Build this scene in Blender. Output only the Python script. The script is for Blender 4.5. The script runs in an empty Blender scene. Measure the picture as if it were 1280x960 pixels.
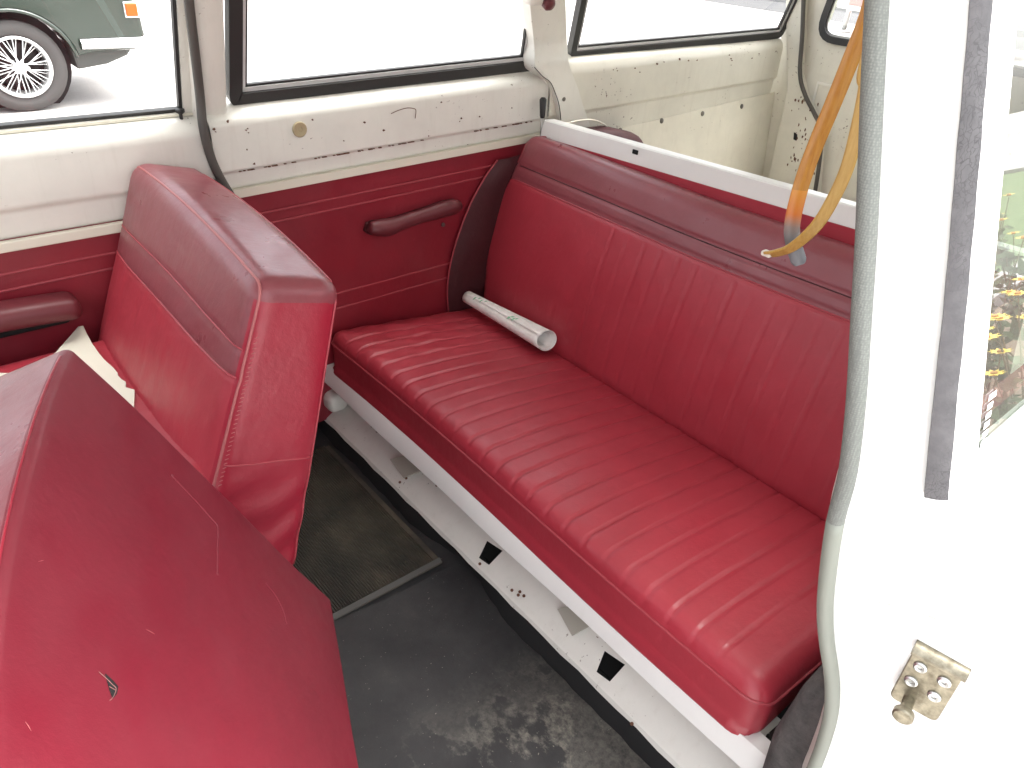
import bpy, bmesh, math, random
from mathutils import Vector, Matrix
random.seed(7)
R = math.radians

# ---------------------------------------------------------------- camera, sky, sun, exposure
G = 1.62                     # eye height above the road; all coordinates below are relative to the eye
scene = bpy.context.scene
COL = scene.collection
AX = Vector((0.76655043, -0.30418668, 0.56557131))    # car axes (rearward, across, up) seen in the lens frame
AY = Vector((-0.63917536, -0.44654717, 0.62613935))
AZ = Vector((0.06209102, -0.84146663, -0.53672956))
FPX = 929.645
cam_d = bpy.data.cameras.new('camera')
cam = bpy.data.objects.new('camera', cam_d)
COL.objects.link(cam)
rt = Vector((AX.x, AY.x, AZ.x)); up = -Vector((AX.y, AY.y, AZ.y)); fw = Vector((AX.z, AY.z, AZ.z))
cam.matrix_world = Matrix(((rt.x, up.x, -fw.x, 0), (rt.y, up.y, -fw.y, 0), (rt.z, up.z, -fw.z, G), (0, 0, 0, 1)))
cam_d.sensor_width = 36.0
cam_d.lens = FPX / 1280 * 36
cam_d.clip_start = 0.02
cam_d.clip_end = 500
scene.camera = cam

SUN_EL, SUN_AZ = R(68), R(-20)      # azimuth measured from +X towards +Y
world = bpy.data.worlds.new('World'); scene.world = world; world.use_nodes = True
wn = world.node_tree.nodes; wl = world.node_tree.links
bg = wn['Background']
sky = wn.new('ShaderNodeTexSky'); sky.sky_type = 'NISHITA'; sky.sun_disc = False
sky.sun_elevation = SUN_EL; sky.sun_rotation = R(90) - SUN_AZ
sky.air_density = 1.0; sky.dust_density = 6.0; sky.ozone_density = 1.0
hs = wn.new('ShaderNodeHueSaturation'); hs.inputs['Saturation'].default_value = 0.22   # a grey cloud deck
wl.new(sky.outputs[0], hs.inputs['Color']); wl.new(hs.outputs[0], bg.inputs[0])
bg.inputs[1].default_value = 0.15
sd = bpy.data.lights.new('sun', 'SUN'); sd.energy = 0.6; sd.angle = R(60); sd.color = (1.0, 0.96, 0.9)
sun = bpy.data.objects.new('sun', sd); COL.objects.link(sun)
sdir = Vector((math.cos(SUN_AZ) * math.cos(SUN_EL), math.sin(SUN_AZ) * math.cos(SUN_EL), math.sin(SUN_EL)))
sun.rotation_euler = sdir.to_track_quat('Z', 'Y').to_euler()
vs = scene.view_settings
vs.view_transform = 'Standard'; vs.look = 'None'; vs.gamma = 1.0; vs.exposure = 2.65
scene.render.engine = 'CYCLES'
scene.cycles.use_denoising = True
scene.cycles.max_bounces = 8; scene.cycles.diffuse_bounces = 4; scene.cycles.transparent_max_bounces = 12
scene.cycles.sample_clamp_indirect = 8

# ---------------------------------------------------------------- helpers
def ray(x, y):
    r = Vector((x - 640, y - 480, FPX))
    return Vector((r.dot(AX), r.dot(AY), r.dot(AZ)))
def px(x, y, X=None, Y=None, Z=None):
    r = ray(x, y)
    if X is not None: return r * (X / r.x)
    if Y is not None: return r * (Y / r.y)
    return r * (Z / r.z)
def pxp(x, y, p, n):
    r = ray(x, y); n = Vector(n)
    return r * (Vector(p).dot(n) / r.dot(n))
def lerp(a, b, t): return a + (b - a) * t
def interp(tab, t):
    if t <= tab[0][0]: return tab[0][1]
    for (a, va), (b, vb) in zip(tab, tab[1:]):
        if t <= b:
            return va + (vb - va) * ((t - a) / (b - a))
    return tab[-1][1]
def smooth(e0, e1, x):
    t = max(0.0, min(1.0, (x - e0) / (e1 - e0))); return t * t * (3 - 2 * t)

class MB:
    def __init__(s): s.v = []; s.f = []; s.m = []
    def add(s, vs, fs, mi=0):
        o = len(s.v); s.v += [Vector(p) for p in vs]
        for f in fs: s.f.append(tuple(o + i for i in f)); s.m.append(mi)
        return s
    def box(s, lo, hi, mi=0):
        x0, y0, z0 = lo; x1, y1, z1 = hi
        return s.add([(x0, y0, z0), (x1, y0, z0), (x1, y1, z0), (x0, y1, z0), (x0, y0, z1), (x1, y0, z1), (x1, y1, z1), (x0, y1, z1)],
                     [(0, 3, 2, 1), (4, 5, 6, 7), (0, 1, 5, 4), (1, 2, 6, 5), (2, 3, 7, 6), (3, 0, 4, 7)], mi)
    def prism(s, poly, ext, mi=0):
        ext = Vector(ext); n = len(poly); p = [Vector(q) for q in poly]
        return s.add(p + [q + ext for q in p], [tuple(range(n))[::-1], tuple(range(n, 2 * n))] +
                     [(i, (i + 1) % n, n + (i + 1) % n, n + i) for i in range(n)], mi)
    def grid(s, rows, mi=0, closed=False):
        nu = len(rows); nv = len(rows[0]); fs = []
        for i in range(nu - 1):
            for j in range(nv if closed else nv - 1):
                k = (j + 1) % nv
                fs.append((i * nv + j, (i + 1) * nv + j, (i + 1) * nv + k, i * nv + k))
        return s.add([p for r in rows for p in r], fs, mi)
    def tube(s, path, r, n=8, mi=0, closed=False, flat=1.0, up=None):
        path = [Vector(p) for p in path]; N = len(path); rows = []
        prev = None
        for i, p in enumerate(path):
            if closed: t = path[(i + 1) % N] - path[i - 1]
            else: t = path[min(i + 1, N - 1)] - path[max(i - 1, 0)]
            if t.length < 1e-9: t = Vector((0, 0, 1))
            t.normalize()
            if up is not None: a = Vector(up) - t * Vector(up).dot(t)
            elif prev is None:
                a = Vector((0, 0, 1)) if abs(t.z) < .9 else Vector((1, 0, 0)); a = a - t * a.dot(t)
            else: a = prev - t * prev.dot(t)
            a.normalize(); b = t.cross(a); prev = a
            rr = r[i] if isinstance(r, (list, tuple)) else r
            rows.append([p + a * (rr * math.cos(2 * math.pi * k / n)) * flat + b * (rr * math.sin(2 * math.pi * k / n)) for k in range(n)])
        if closed: rows.append(rows[0])
        s.grid(rows, mi, True)
        if not closed:
            o = len(s.v) - n * N
            s.f.append(tuple(o + k for k in range(n))); s.m.append(mi)
            s.f.append(tuple(o + (N - 1) * n + k for k in range(n))[::-1]); s.m.append(mi)
        return s
    def lathe(s, prof, c, axis, n=24, mi=0, caps=True):
        axis = Vector(axis).normalized(); c = Vector(c)
        a = Vector((0, 0, 1)) if abs(axis.z) < .9 else Vector((1, 0, 0))
        a = (a - axis * a.dot(axis)).normalized(); b = axis.cross(a)
        rows = [[c + axis * h + (a * math.cos(2 * math.pi * k / n) + b * math.sin(2 * math.pi * k / n)) * r for k in range(n)] for r, h in prof]
        s.grid(rows, mi, True)
        if caps:
            o = len(s.v) - n * len(prof)
            s.f.append(tuple(o + k for k in range(n))[::-1]); s.m.append(mi)
            s.f.append(tuple(o + (len(prof) - 1) * n + k for k in range(n))); s.m.append(mi)
        return s

def thing(name, label, cat, base, group=None):
    o = bpy.data.objects.new(name, None); COL.objects.link(o)
    o.empty_display_size = .1
    o.location = Vector(base) + Vector((0, 0, G)); o['label'] = label; o['category'] = cat
    if group: o['group'] = group
    o['_b'] = list(base)
    return o
BASE = {}
def obj(name, mb, mat, parent=None, smooth=False, base=None, bevel=0, label=None, angle=None, weld=True):
    if parent is not None: base = BASE[parent.name]
    elif base is None: base = Vector((0, 0, 0))
    base = Vector(base)
    me = bpy.data.meshes.new(name)
    me.from_pydata([p - base for p in mb.v], [], mb.f)
    mats = mat if isinstance(mat, (list, tuple)) else [mat]
    for m in mats: me.materials.append(m)
    for p, i in zip(me.polygons, mb.m): p.material_index = i
    bm = bmesh.new(); bm.from_mesh(me)
    if weld: bmesh.ops.remove_doubles(bm, verts=bm.verts, dist=1e-5)
    bmesh.ops.recalc_face_normals(bm, faces=bm.faces)
    bm.to_mesh(me); bm.free()
    o = bpy.data.objects.new(name, me); COL.objects.link(o)
    if parent is not None: o.parent = parent
    else: o.location = base + Vector((0, 0, G))
    BASE[o.name] = base
    if bevel:
        md = o.modifiers.new('edge', 'BEVEL'); md.width = bevel; md.segments = 2; md.limit_method = 'ANGLE'; md.angle_limit = R(40)
    if smooth:
        for p in me.polygons: p.use_smooth = True
        if angle is not None:
            try: me.set_sharp_from_angle(angle=R(angle))
            except Exception: pass
    if label: o['label'] = label
    return o
def T(name, label, cat, base, group=None):
    o = thing(name, label, cat, base, group); BASE[o.name] = Vector(base); del o['_b']; return o
def tag(o, label, cat, group=None):
    o['label'] = label; o['category'] = cat
    if group: o['group'] = group
    return o
def struct(o, kind='structure'): o['kind'] = kind; return o

def inset2(poly, d):
    n = len(poly); out = []
    ar = sum(poly[i][0] * poly[(i + 1) % n][1] - poly[(i + 1) % n][0] * poly[i][1] for i in range(n))
    sg = 1 if ar > 0 else -1
    for i in range(n):
        p0, p1, p2 = Vector(poly[i - 1]), Vector(poly[i]), Vector(poly[(i + 1) % n])
        a = (p1 - p0).normalized(); b = (p2 - p1).normalized()
        na = Vector((-a.y, a.x)) * sg; nb = Vector((-b.y, b.x)) * sg
        m = na + nb; m = m / max(.2, (1 + na.dot(nb)))
        out.append(p1 + m * d)
    return out
def round2(poly, r, k=5):
    n = len(poly); out = []
    for i in range(n):
        p0, p1, p2 = Vector(poly[i - 1]), Vector(poly[i]), Vector(poly[(i + 1) % n])
        rr = min(r, (p1 - p0).length * .45, (p2 - p1).length * .45)
        a = p1 + (p0 - p1).normalized() * rr; b = p1 + (p2 - p1).normalized() * rr
        for j in range(k + 1):
            t = j / k; out.append(a * (1 - t) ** 2 + p1 * 2 * t * (1 - t) + b * t * t)
    return out
def ring(mb, poly, d0, d1, to3, h0, h1, mi=0):
    """closed frame: between poly inset d0 and poly inset d1, from height h0 to h1 over the plane"""
    A = inset2(poly, d0); B = inset2(poly, d1); n = len(poly)
    rows = [[to3(p, h0) for p in A], [to3(p, h1) for p in A], [to3(p, h1) for p in B], [to3(p, h0) for p in B]]
    rows.append(rows[0])
    mb.grid(rows, mi, True); return mb

def axis_pts(h, r, n, k=4):
    a = [-h + r * (1 - math.cos(math.pi / 2 * i / k)) for i in range(k)]
    b = [lerp(-h + r, h - r, i / n) for i in range(n + 1)]
    return a + b + [-x for x in a[::-1]]
def rbox(mb, size, r, n, fn, mi=0, k=4, exact=()):
    """rounded box centred on the origin, every point passed through fn(p, normal)"""
    h = [s / 2 for s in size]
    ax = [axis_pts(h[i], r, n[i], k) for i in range(3)]
    for i_, val in exact:
        j_ = min(range(len(ax[i_])), key=lambda q: abs(ax[i_][q] - val)); ax[i_][j_] = val
    def P(p):
        inn = Vector([max(-h[i] + r, min(h[i] - r, p[i])) for i in range(3)])
        d = Vector(p) - inn
        nn = d.normalized() if d.length > 1e-9 else Vector((0, 0, 1))
        return fn(inn + nn * r, nn)
    for i in range(3):
        j, l = (i + 1) % 3, (i + 2) % 3
        for sgn in (-1, 1):
            rows = []
            for a in ax[j]:
                row = []
                for b in ax[l]:
                    p = [0, 0, 0]; p[i] = sgn * h[i]; p[j] = a; p[l] = b
                    row.append(P(p))
                rows.append(row)
            mb.grid(rows, mi)
    return P

# ---------------------------------------------------------------- materials
def mat(name, col=(.5, .5, .5), rough=.5, metal=0, spec=.5):
    m = bpy.data.materials.new(name); m.use_nodes = True
    b = m.node_tree.nodes['Principled BSDF']
    b.inputs['Base Color'].default_value = (*col, 1); b.inputs['Roughness'].default_value = rough
    b.inputs['Metallic'].default_value = metal; b.inputs['Specular IOR Level'].default_value = spec
    return m
class NT:
    def __init__(s, m): s.t = m.node_tree; s.b = s.t.nodes['Principled BSDF']; s.tc = s.t.nodes.new('ShaderNodeTexCoord')
    def n(s, typ, **kw):
        x = s.t.nodes.new(typ)
        for k, v in kw.items():
            if k.startswith('i_'):
                key = k[2:].replace('_', ' ')
                x.inputs[int(key) if key.isdigit() else key].default_value = v
            else: setattr(x, k, v)
        return x
    def l(s, a, b): s.t.links.new(a, b)
    def map(s, scale=(1, 1, 1), rot=(0, 0, 0)):
        m = s.n('ShaderNodeMapping'); m.inputs['Scale'].default_value = scale; m.inputs['Rotation'].default_value = rot
        s.l(s.tc.outputs['Object'], m.inputs[0]); return m.outputs[0]
    def noise(s, scale, detail=4, rough=.5, vec=None):
        x = s.n('ShaderNodeTexNoise'); x.inputs['Scale'].default_value = scale; x.inputs['Detail'].default_value = detail; x.inputs['Roughness'].default_value = rough
        s.l(vec if vec is not None else s.tc.outputs['Object'], x.inputs['Vector']); return x.outputs['Fac']
    def ramp(s, fac, stops):
        x = s.n('ShaderNodeValToRGB'); e = x.color_ramp.elements
        while len(e) < len(stops): e.new(.5)
        for q, (p, c) in zip(e, stops):
            q.position = p; q.color = (*c, 1) if len(c) == 3 else c
        s.l(fac, x.inputs[0]); return x.outputs[0]
    def mix(s, fac, a, b, typ='MIX'):
        x = s.n('ShaderNodeMix'); x.data_type = 'RGBA'; x.blend_type = typ
        for sock, val in ((x.inputs[0], fac), (x.inputs[6], a), (x.inputs[7], b)):
            if isinstance(val, (int, float)): sock.default_value = val
            elif isinstance(val, tuple): sock.default_value = (*val, 1)
            else: s.l(val, sock)
        return x.outputs[2]
    def math(s, op, a, b=0.0):
        x = s.n('ShaderNodeMath'); x.operation = op
        for sock, val in ((x.inputs[0], a), (x.inputs[1], b)):
            if isinstance(val, (int, float)): sock.default_value = val
            else: s.l(val, sock)
        return x.outputs[0]
    def bump(s, h, strength=.3, dist=.01, prev=None):
        x = s.n('ShaderNodeBump'); x.inputs['Strength'].default_value = strength; x.inputs['Distance'].default_value = dist
        s.l(h, x.inputs['Height'])
        if prev is not None: s.l(prev, x.inputs['Normal'])
        return x.outputs[0]

def vinyl(name, col, col2, rough=.36, wrinkle=.35, scratch=.25):
    m = mat(name, col, rough); t = NT(m)
    big = t.noise(5, 5, .6); fine = t.noise(90, 4, .6)
    c = t.mix(t.ramp(big, [(.3, (0, 0, 0)), (.72, (1, 1, 1))]), col, col2)
    sc = t.noise(9, 3, .7, t.map((4, 60, 8), (.5, .3, .9)))
    sm = t.ramp(sc, [(.66, (0, 0, 0)), (.74, (1, 1, 1))])
    pale = tuple(min(1, x * 1.2 + .05) for x in col)
    c = t.mix(t.math('MULTIPLY', sm, scratch), c, pale)
    sp = t.ramp(t.noise(55, 3, .7), [(.70, (0, 0, 0)), (.76, (1, 1, 1))])
    c = t.mix(t.math('MULTIPLY', sp, scratch * .12), c, tuple(x * .5 for x in col))
    t.l(c, t.b.inputs['Base Color'])
    rr = t.ramp(t.noise(14, 4, .6), [(.3, (rough - .08,) * 3), (.7, (rough + .12,) * 3)])
    t.l(rr, t.b.inputs['Roughness'])
    h = t.noise(26, 4, .55, t.map((1, 1.6, 1)))
    b1 = t.bump(h, wrinkle, .006)
    b2 = t.bump(fine, .12, .002, b1)
    g = t.n('ShaderNodeTexVoronoi'); g.inputs['Scale'].default_value = 700; t.l(t.tc.outputs['Object'], g.inputs['Vector'])
    b3 = t.bump(g.outputs['Distance'], .10, .0006, b2)
    t.l(b3, t.b.inputs['Normal'])
    t.b.inputs['Coat Weight'].default_value = .12; t.b.inputs['Coat Roughness'].default_value = .3
    return m
def paint(name, col, rough=.35, chips=.5, dirt=.3, rust=(.10, .045, .025)):
    m = mat(name, col, rough); t = NT(m)
    d = t.ramp(t.noise(7, 6, .65), [(.35, tuple(x * .80 for x in col)), (.62, col)])
    c = t.mix(dirt, col, d)
    st = t.ramp(t.noise(5, 5, .6, t.map((9, 9, 1.2))), [(.55, (0, 0, 0)), (.8, (1, 1, 1))])
    c = t.mix(t.math('MULTIPLY', st, dirt * .5), c, (.42, .38, .30))
    if chips:
        mask = t.ramp(t.noise(6, 3, .6), [(.50, (0, 0, 0)), (.66, (1, 1, 1))])
        ch = t.ramp(t.noise(85, 3, .6, t.map((1, 1, 1.3))), [(.70 - .05 * chips, (0, 0, 0)), (.725 - .05 * chips, (1, 1, 1))])
        f = t.math('MULTIPLY', mask, ch)
        c = t.mix(f, c, rust)
        t.l(t.bump(f, .35, -.002, t.bump(t.noise(22, 3, .5), .06, .004)), t.b.inputs['Normal'])
    t.l(c, t.b.inputs['Base Color'])
    return m

M = {}
M['red'] = vinyl('red_vinyl', (.38, .032, .050), (.32, .026, .040), .42, .22, .08)
M['red_side'] = vinyl('red_vinyl_side', (.33, .016, .036), (.28, .014, .030), .36, .3, .12)
M['maroon'] = vinyl('faded_maroon_vinyl', (.235, .050, .062), (.20, .042, .052), .34, .2, .06)
M['red_back'] = vinyl('red_vinyl_back_panel', (.185, .011, .024), (.155, .009, .020), .48, .14, .15)
M['red_card'] = vinyl('red_vinyl_trim_card', (.26, .016, .028), (.21, .013, .024), .42, .20, .12)
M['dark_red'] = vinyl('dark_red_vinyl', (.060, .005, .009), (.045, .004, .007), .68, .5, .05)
M['pipe'] = mat('red_piping', (.36, .05, .065), .4)
M['pipe_pale'] = mat('worn_piping', (.50, .22, .20), .5)
M['pipe_mid'] = mat('faded_piping', (.40, .12, .12), .45)
M['arm'] = vinyl('maroon_plastic', (.13, .016, .023), (.10, .014, .019), .5, .2, .15)
M['white'] = paint('cream_white_paint', (.76, .75, .685), .34, .55, .35)
M['white_clean'] = paint('white_paint', (.80, .80, .77), .30, .0, .12)
M['white_rust'] = paint('chipped_white_paint', (.70, .68, .59), .4, .9, .5)
M['hardboard'] = paint('cream_hardboard', (.74, .71, .60), .55, .1, .5)
M['cream_trim'] = mat('cream_trim_strip', (.72, .69, .58), .4)
M['rubber'] = mat('black_rubber', (.022, .022, .022), .5)
M['seal'] = mat('grey_brown_seal', (.075, .068, .060), .6)
M['steel'] = mat('bare_metal', (.55, .55, .53), .35, .9)
M['chrome'] = mat('chrome', (.85, .85, .85), .12, 1)
M['black'] = mat('dark_void', (.007, .007, .007), .85)
M['screw'] = mat('dull_screw', (.16, .15, .13), .45, .6)
M['rustm'] = mat('rust', (.12, .05, .025), .8)
M['bead'] = mat('bright_window_bead', (.62, .63, .62), .25)
M['foil'] = mat('crumpled_foil', (.6, .6, .58), .25, 1)

def floor_mat():
    m = mat('dusty_black_rubber_floor', (.03, .03, .032), .6); t = NT(m)
    base = t.ramp(t.noise(9, 6, .65), [(.3, (.018, .018, .019)), (.6, (.034, .033, .033)), (.8, (.056, .053, .048))])
    st = t.noise(4.2, 9, .66, t.map((1.5, 1.0, 1)))
    ln = t.ramp(st, [(.46, (0, 0, 0)), (.50, (.75, .75, .75)), (.54, (.32, .32, .32)), (.68, (.42, .42, .42)), (.75, (.5, .5, .5))])
    # the dried puddle marks lie near the door
    sep = t.n('ShaderNodeSeparateXYZ'); t.l(t.tc.outputs['Object'], sep.inputs[0])
    near = t.ramp(t.math('ADD', sep.outputs[1], 1.0), [(.62, (1, 1, 1)), (.84, (0, 0, 0))])
    fine = t.ramp(t.noise(70, 6, .75), [(.35, (.1, .1, .1)), (.6, (1, 1, 1))])
    f = t.math('MULTIPLY', t.math('MULTIPLY', ln, near), t.math('MULTIPLY', fine, .85))
    c = t.mix(f, base, (.30, .28, .23))
    sp = t.ramp(t.noise(160, 2, .6), [(.715, (0, 0, 0)), (.74, (1, 1, 1))])
    c = t.mix(t.math('MULTIPLY', sp, .5), c, (.35, .32, .27))
    t.l(c, t.b.inputs['Base Color'])
    t.l(t.bump(t.noise(240, 3, .6), .35, .002, t.bump(t.noise(12, 4, .5), .3, .01)), t.b.inputs['Normal'])
    return m
M['floor'] = floor_mat()
def ribmat():
    m = mat('muddy_ribbed_rubber', (.04, .035, .03), .6); t = NT(m)
    c = t.ramp(t.noise(8, 6, .65), [(.3, (.030, .027, .023)), (.55, (.075, .062, .046)), (.75, (.14, .115, .08))])
    sp = t.ramp(t.noise(60, 4, .7), [(.62, (0, 0, 0)), (.72, (1, 1, 1))])
    c = t.mix(t.math('MULTIPLY', sp, .45), c, (.22, .17, .10))
    t.l(c, t.b.inputs['Base Color'])
    t.l(t.bump(t.noise(150, 3, .6), .3, .002), t.b.inputs['Normal'])
    return m
M['ribs'] = ribmat()
def cracked():
    m = mat('cracked_grey_rubber', (.20, .195, .20), .65); t = NT(m)
    v = t.n('ShaderNodeTexVoronoi'); v.feature = 'DISTANCE_TO_EDGE'; v.inputs['Scale'].default_value = 300
    nz = t.n('ShaderNodeTexNoise'); nz.inputs['Scale'].default_value = 90; t.l(t.tc.outputs['Object'], nz.inputs['Vector'])
    vm = t.n('ShaderNodeVectorMath'); vm.operation = 'MULTIPLY_ADD'; vm.inputs[1].default_value = (.012, .012, .012)
    t.l(nz.outputs['Color'], vm.inputs[0]); t.l(t.map((1, 1, .4)), vm.inputs[2]); t.l(vm.outputs[0], v.inputs['Vector'])
    cr = t.ramp(v.outputs['Distance'], [(.0, (0, 0, 0)), (.07, (1, 1, 1))])
    mask = t.ramp(t.noise(9, 3, .5), [(.42, (1, 1, 1)), (.6, (0, 0, 0))])
    h = t.math('MAXIMUM', cr, mask)
    c = t.mix(h, (.070, .069, .071), t.ramp(t.noise(60, 4, .6), [(.3, (.105, .103, .107)), (.7, (.155, .15, .155))]))
    t.l(c, t.b.inputs['Base Color'])
    t.l(t.bump(h, .35, .001, t.bump(t.noise(200, 3, .6), .3, .002)), t.b.inputs['Normal'])
    return m
M['cracked'] = cracked()
def welt():
    m = mat('woven_grey_welt', (.40, .42, .38), .7); t = NT(m)
    v = t.n('ShaderNodeTexVoronoi'); v.inputs['Scale'].default_value = 520; v.inputs['Randomness'].default_value = .35
    t.l(t.tc.outputs['Object'], v.inputs['Vector'])
    c = t.ramp(v.outputs['Distance'], [(.15, (.19, .20, .182)), (.6, (.13, .138, .126))])
    t.l(c, t.b.inputs['Base Color']); t.l(t.bump(v.outputs['Distance'], .3, -.0008), t.b.inputs['Normal'])
    return m
M['welt'] = welt()
def glass(name, boost=1.0, tint=(.97, .98, .97)):
    m = bpy.data.materials.new(name); m.use_nodes = True; nt = m.node_tree; nt.nodes.clear()
    out = nt.nodes.new('ShaderNodeOutputMaterial'); mx = nt.nodes.new('ShaderNodeMixShader')
    tr = nt.nodes.new('ShaderNodeBsdfTransparent'); tr.inputs[0].default_value = (*tint, 1)
    gl = nt.nodes.new('ShaderNodeBsdfGlossy'); gl.inputs['Roughness'].default_value = .01
    # Schlick for either face, two faces of a pane: 2R / (1 + R)
    lw = nt.nodes.new('ShaderNodeLayerWeight'); lw.inputs['Blend'].default_value = .5
    pw = nt.nodes.new('ShaderNodeMath'); pw.operation = 'POWER'; pw.inputs[1].default_value = 5
    fr = nt.nodes.new('ShaderNodeMath'); fr.operation = 'MULTIPLY_ADD'; fr.inputs[1].default_value = .957; fr.inputs[2].default_value = .043
    a = nt.nodes.new('ShaderNodeMath'); a.operation = 'MULTIPLY'; a.inputs[1].default_value = 2 * boost
    b = nt.nodes.new('ShaderNodeMath'); b.operation = 'ADD'; b.inputs[1].default_value = 1
    d = nt.nodes.new('ShaderNodeMath'); d.operation = 'DIVIDE'; d.use_clamp = True
    L = nt.links.new
    L(lw.outputs['Facing'], pw.inputs[0]); L(pw.outputs[0], fr.inputs[0])
    L(fr.outputs[0], a.inputs[0]); L(fr.outputs[0], b.inputs[0]); L(a.outputs[0], d.inputs[0]); L(b.outputs[0], d.inputs[1])
    L(d.outputs[0], mx.inputs[0]); L(tr.outputs[0], mx.inputs[1]); L(gl.outputs[0], mx.inputs[2]); L(mx.outputs[0], out.inputs[0])
    return m
M['glass'] = glass('window_glass')
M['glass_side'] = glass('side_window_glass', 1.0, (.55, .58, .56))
nt = M['glass_side'].node_tree; out_ = nt.nodes['Material Output']; pm = out_.inputs[0].links[0].from_node     # thin dust haze, added to give the pane a washed-out look
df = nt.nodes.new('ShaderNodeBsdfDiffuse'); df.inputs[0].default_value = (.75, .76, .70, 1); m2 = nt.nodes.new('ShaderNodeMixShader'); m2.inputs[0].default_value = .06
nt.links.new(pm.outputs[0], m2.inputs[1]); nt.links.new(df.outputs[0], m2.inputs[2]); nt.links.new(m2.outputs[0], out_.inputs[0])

def ground_mat(name, a, b, sc=3, bump=.3):
    m = mat(name, a, .85); t = NT(m)
    c = t.mix(t.ramp(t.noise(sc, 6, .6), [(.35, (0, 0, 0)), (.65, (1, 1, 1))]), a, b)
    g = t.ramp(t.noise(120, 3, .7), [(.3, (.75, .75, .75)), (.7, (1.05, 1.05, 1.05))])
    c = t.mix(1.0, c, g, 'MULTIPLY')
    t.l(c, t.b.inputs['Base Color']); t.l(t.bump(t.noise(90, 3, .6), bump, .01), t.b.inputs['Normal'])
    return m
M['concrete'] = ground_mat('pale_concrete', (.50, .48, .46), (.42, .40, .385), 2)
M['asphalt'] = ground_mat('dark_asphalt', (.06, .06, .062), (.045, .045, .047), 3)
M['kerb'] = ground_mat('pale_kerb_stone', (.42, .42, .40), (.34, .34, .32), 4)
M['lawn'] = ground_mat('lawn_green', (.085, .16, .035), (.06, .125, .028), 6, .8)
M['soil'] = ground_mat('brown_soil', (.24, .19, .12), (.17, .13, .08), 9, .8)
M['leaf'] = mat('leaf_green', (.055, .11, .03), .55)
M['dry_stem'] = mat('dry_stem', (.16, .14, .06), .7)
M['petal'] = mat('yellow_petal', (.75, .56, .02), .5)
M['petal_c'] = mat('flower_centre', (.45, .22, .01), .6)
M['hedge_leaf'] = mat('hedge_leaf', (.05, .10, .03), .55)
M['bark'] = mat('bark', (.08, .06, .045), .8)

# ---------------------------------------------------------------- setting outside
o = obj('ground', MB().add([(-150, -150, -G), (150, -150, -G), (150, 150, -G), (-150, 150, -G)], [(0, 1, 2, 3)]), M['concrete']); struct(o)

# ================================================================ THE CAR (body shell)
car = T('estate_car', 'white two-door estate car with red vinyl interior, seen through its open front door', 'car', (1.0, .9, -G))
FLOOR = -1.31
def YW(z): return 1.652 - .28 * (z + .39)           # far window plane (leans inwards going up)
WN = Vector((0, -1, -.28)).normalized()              # its inward normal

# floor pan
mb = MB()
nx, ny = 40, 40
rows = []
for i in range(nx + 1):
    x = lerp(-.95, .80, i / nx); row = []
    for j in range(ny + 1):
        y = lerp(.06, 1.70, j / ny)
        z = FLOOR + .004 * math.sin(x * 9 + y * 5) + .003 * math.sin(y * 23 - x * 7)
        z += .045 * math.exp(-((y - .9) / .10) ** 2) * smooth(.62, .2, x)
        row.append((x, y, z))
    rows.append(row)
mb.grid(rows)
obj('floor', mb, M['floor'], car, True)
mb = MB().box((-.95, .02, -1.42), (2.62, 1.74, -1.345))
obj('underbody', mb, M['black'], car)

# heel board under the bench: dark ragged underlay edge, white pressed step with holes
mb = MB()
rows = [[], []]
N = 60
for i in range(N + 1):
    y = lerp(.12, 1.66, i / N)
    bulge = .035 * math.exp(-((y - .98) / .10) ** 2)
    rg = .0022 * math.sin(y * 31) + .0015 * math.sin(y * 83 + 1)
    rows[0].append((.752 + bulge + rg, y, FLOOR - .002)); rows[1].append((.764 + .4 * rg, y, -1.247))
rows.append([(.79, p[1], -1.25) for p in rows[1]])
mb.grid(rows)
obj('underlay_edge', mb, M['black'], car, True)
heel = None
def heel_pt(y, t):      # t=0 front lip, t=1 back under the rail
    return Vector((lerp(.760, .845, t), y, -1.246 + .057 * t))
holes = [(622, 680), (768, 826)]
hy = []
for h in holes:
    p = pxp(h[0], h[1], (.79, 0, -1.215), (-.5, 0, 1)); hy.append(p.y)
mb = MB()
ys = [.12, hy[1] - .045, hy[1] + .045, hy[0] - .045, hy[0] + .045, 1.66]
def strip(y0, y1):
    n = max(1, int((y1 - y0) / .06)); rws = []
    for i in range(n + 1):
        y = lerp(y0, y1, i / n); rws.append([heel_pt(y, t / 6) for t in range(7)] + [Vector((.845, y, -1.15)), Vector((.86, y, -1.09))])
    mb.grid(rws)
strip(ys[0], ys[1]); strip(ys[2], ys[3]); strip(ys[4], ys[5])
for yc in hy:
    O = [heel_pt(yc - .045, 0), heel_pt(yc + .045, 0), heel_pt(yc + .045, 1), heel_pt(yc - .045, 1)]
    I = [heel_pt(yc - .016, .20), heel_pt(yc + .016, .16), heel_pt(yc + .030, .55), heel_pt(yc - .018, .62)]
    mb.add(O + I, [(0, 1, 5, 4), (1, 2, 6, 5), (2, 3, 7, 6), (3, 0, 4, 7)])
    mb.add([heel_pt(yc - .045, 1), heel_pt(yc + .045, 1), Vector((.86, yc + .045, -1.09)), Vector((.86, yc - .045, -1.09))], [(0, 1, 2, 3)])
# front lip of the step
mb.grid([[Vector((.760, lerp(.12, 1.66, i / 30), -1.246)) for i in range(31)], [Vector((.757, lerp(.12, 1.66, i / 30), -1.256 + .003 * math.sin(i * 2.3))) for i in range(31)]])
heel = obj('heel_board', mb, M['white'], car, True, angle=40, weld=False)
obj('hole_backing', MB().box((.80, .12, -1.30), (.87, 1.66, -1.262)), M['black'], heel)
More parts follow.
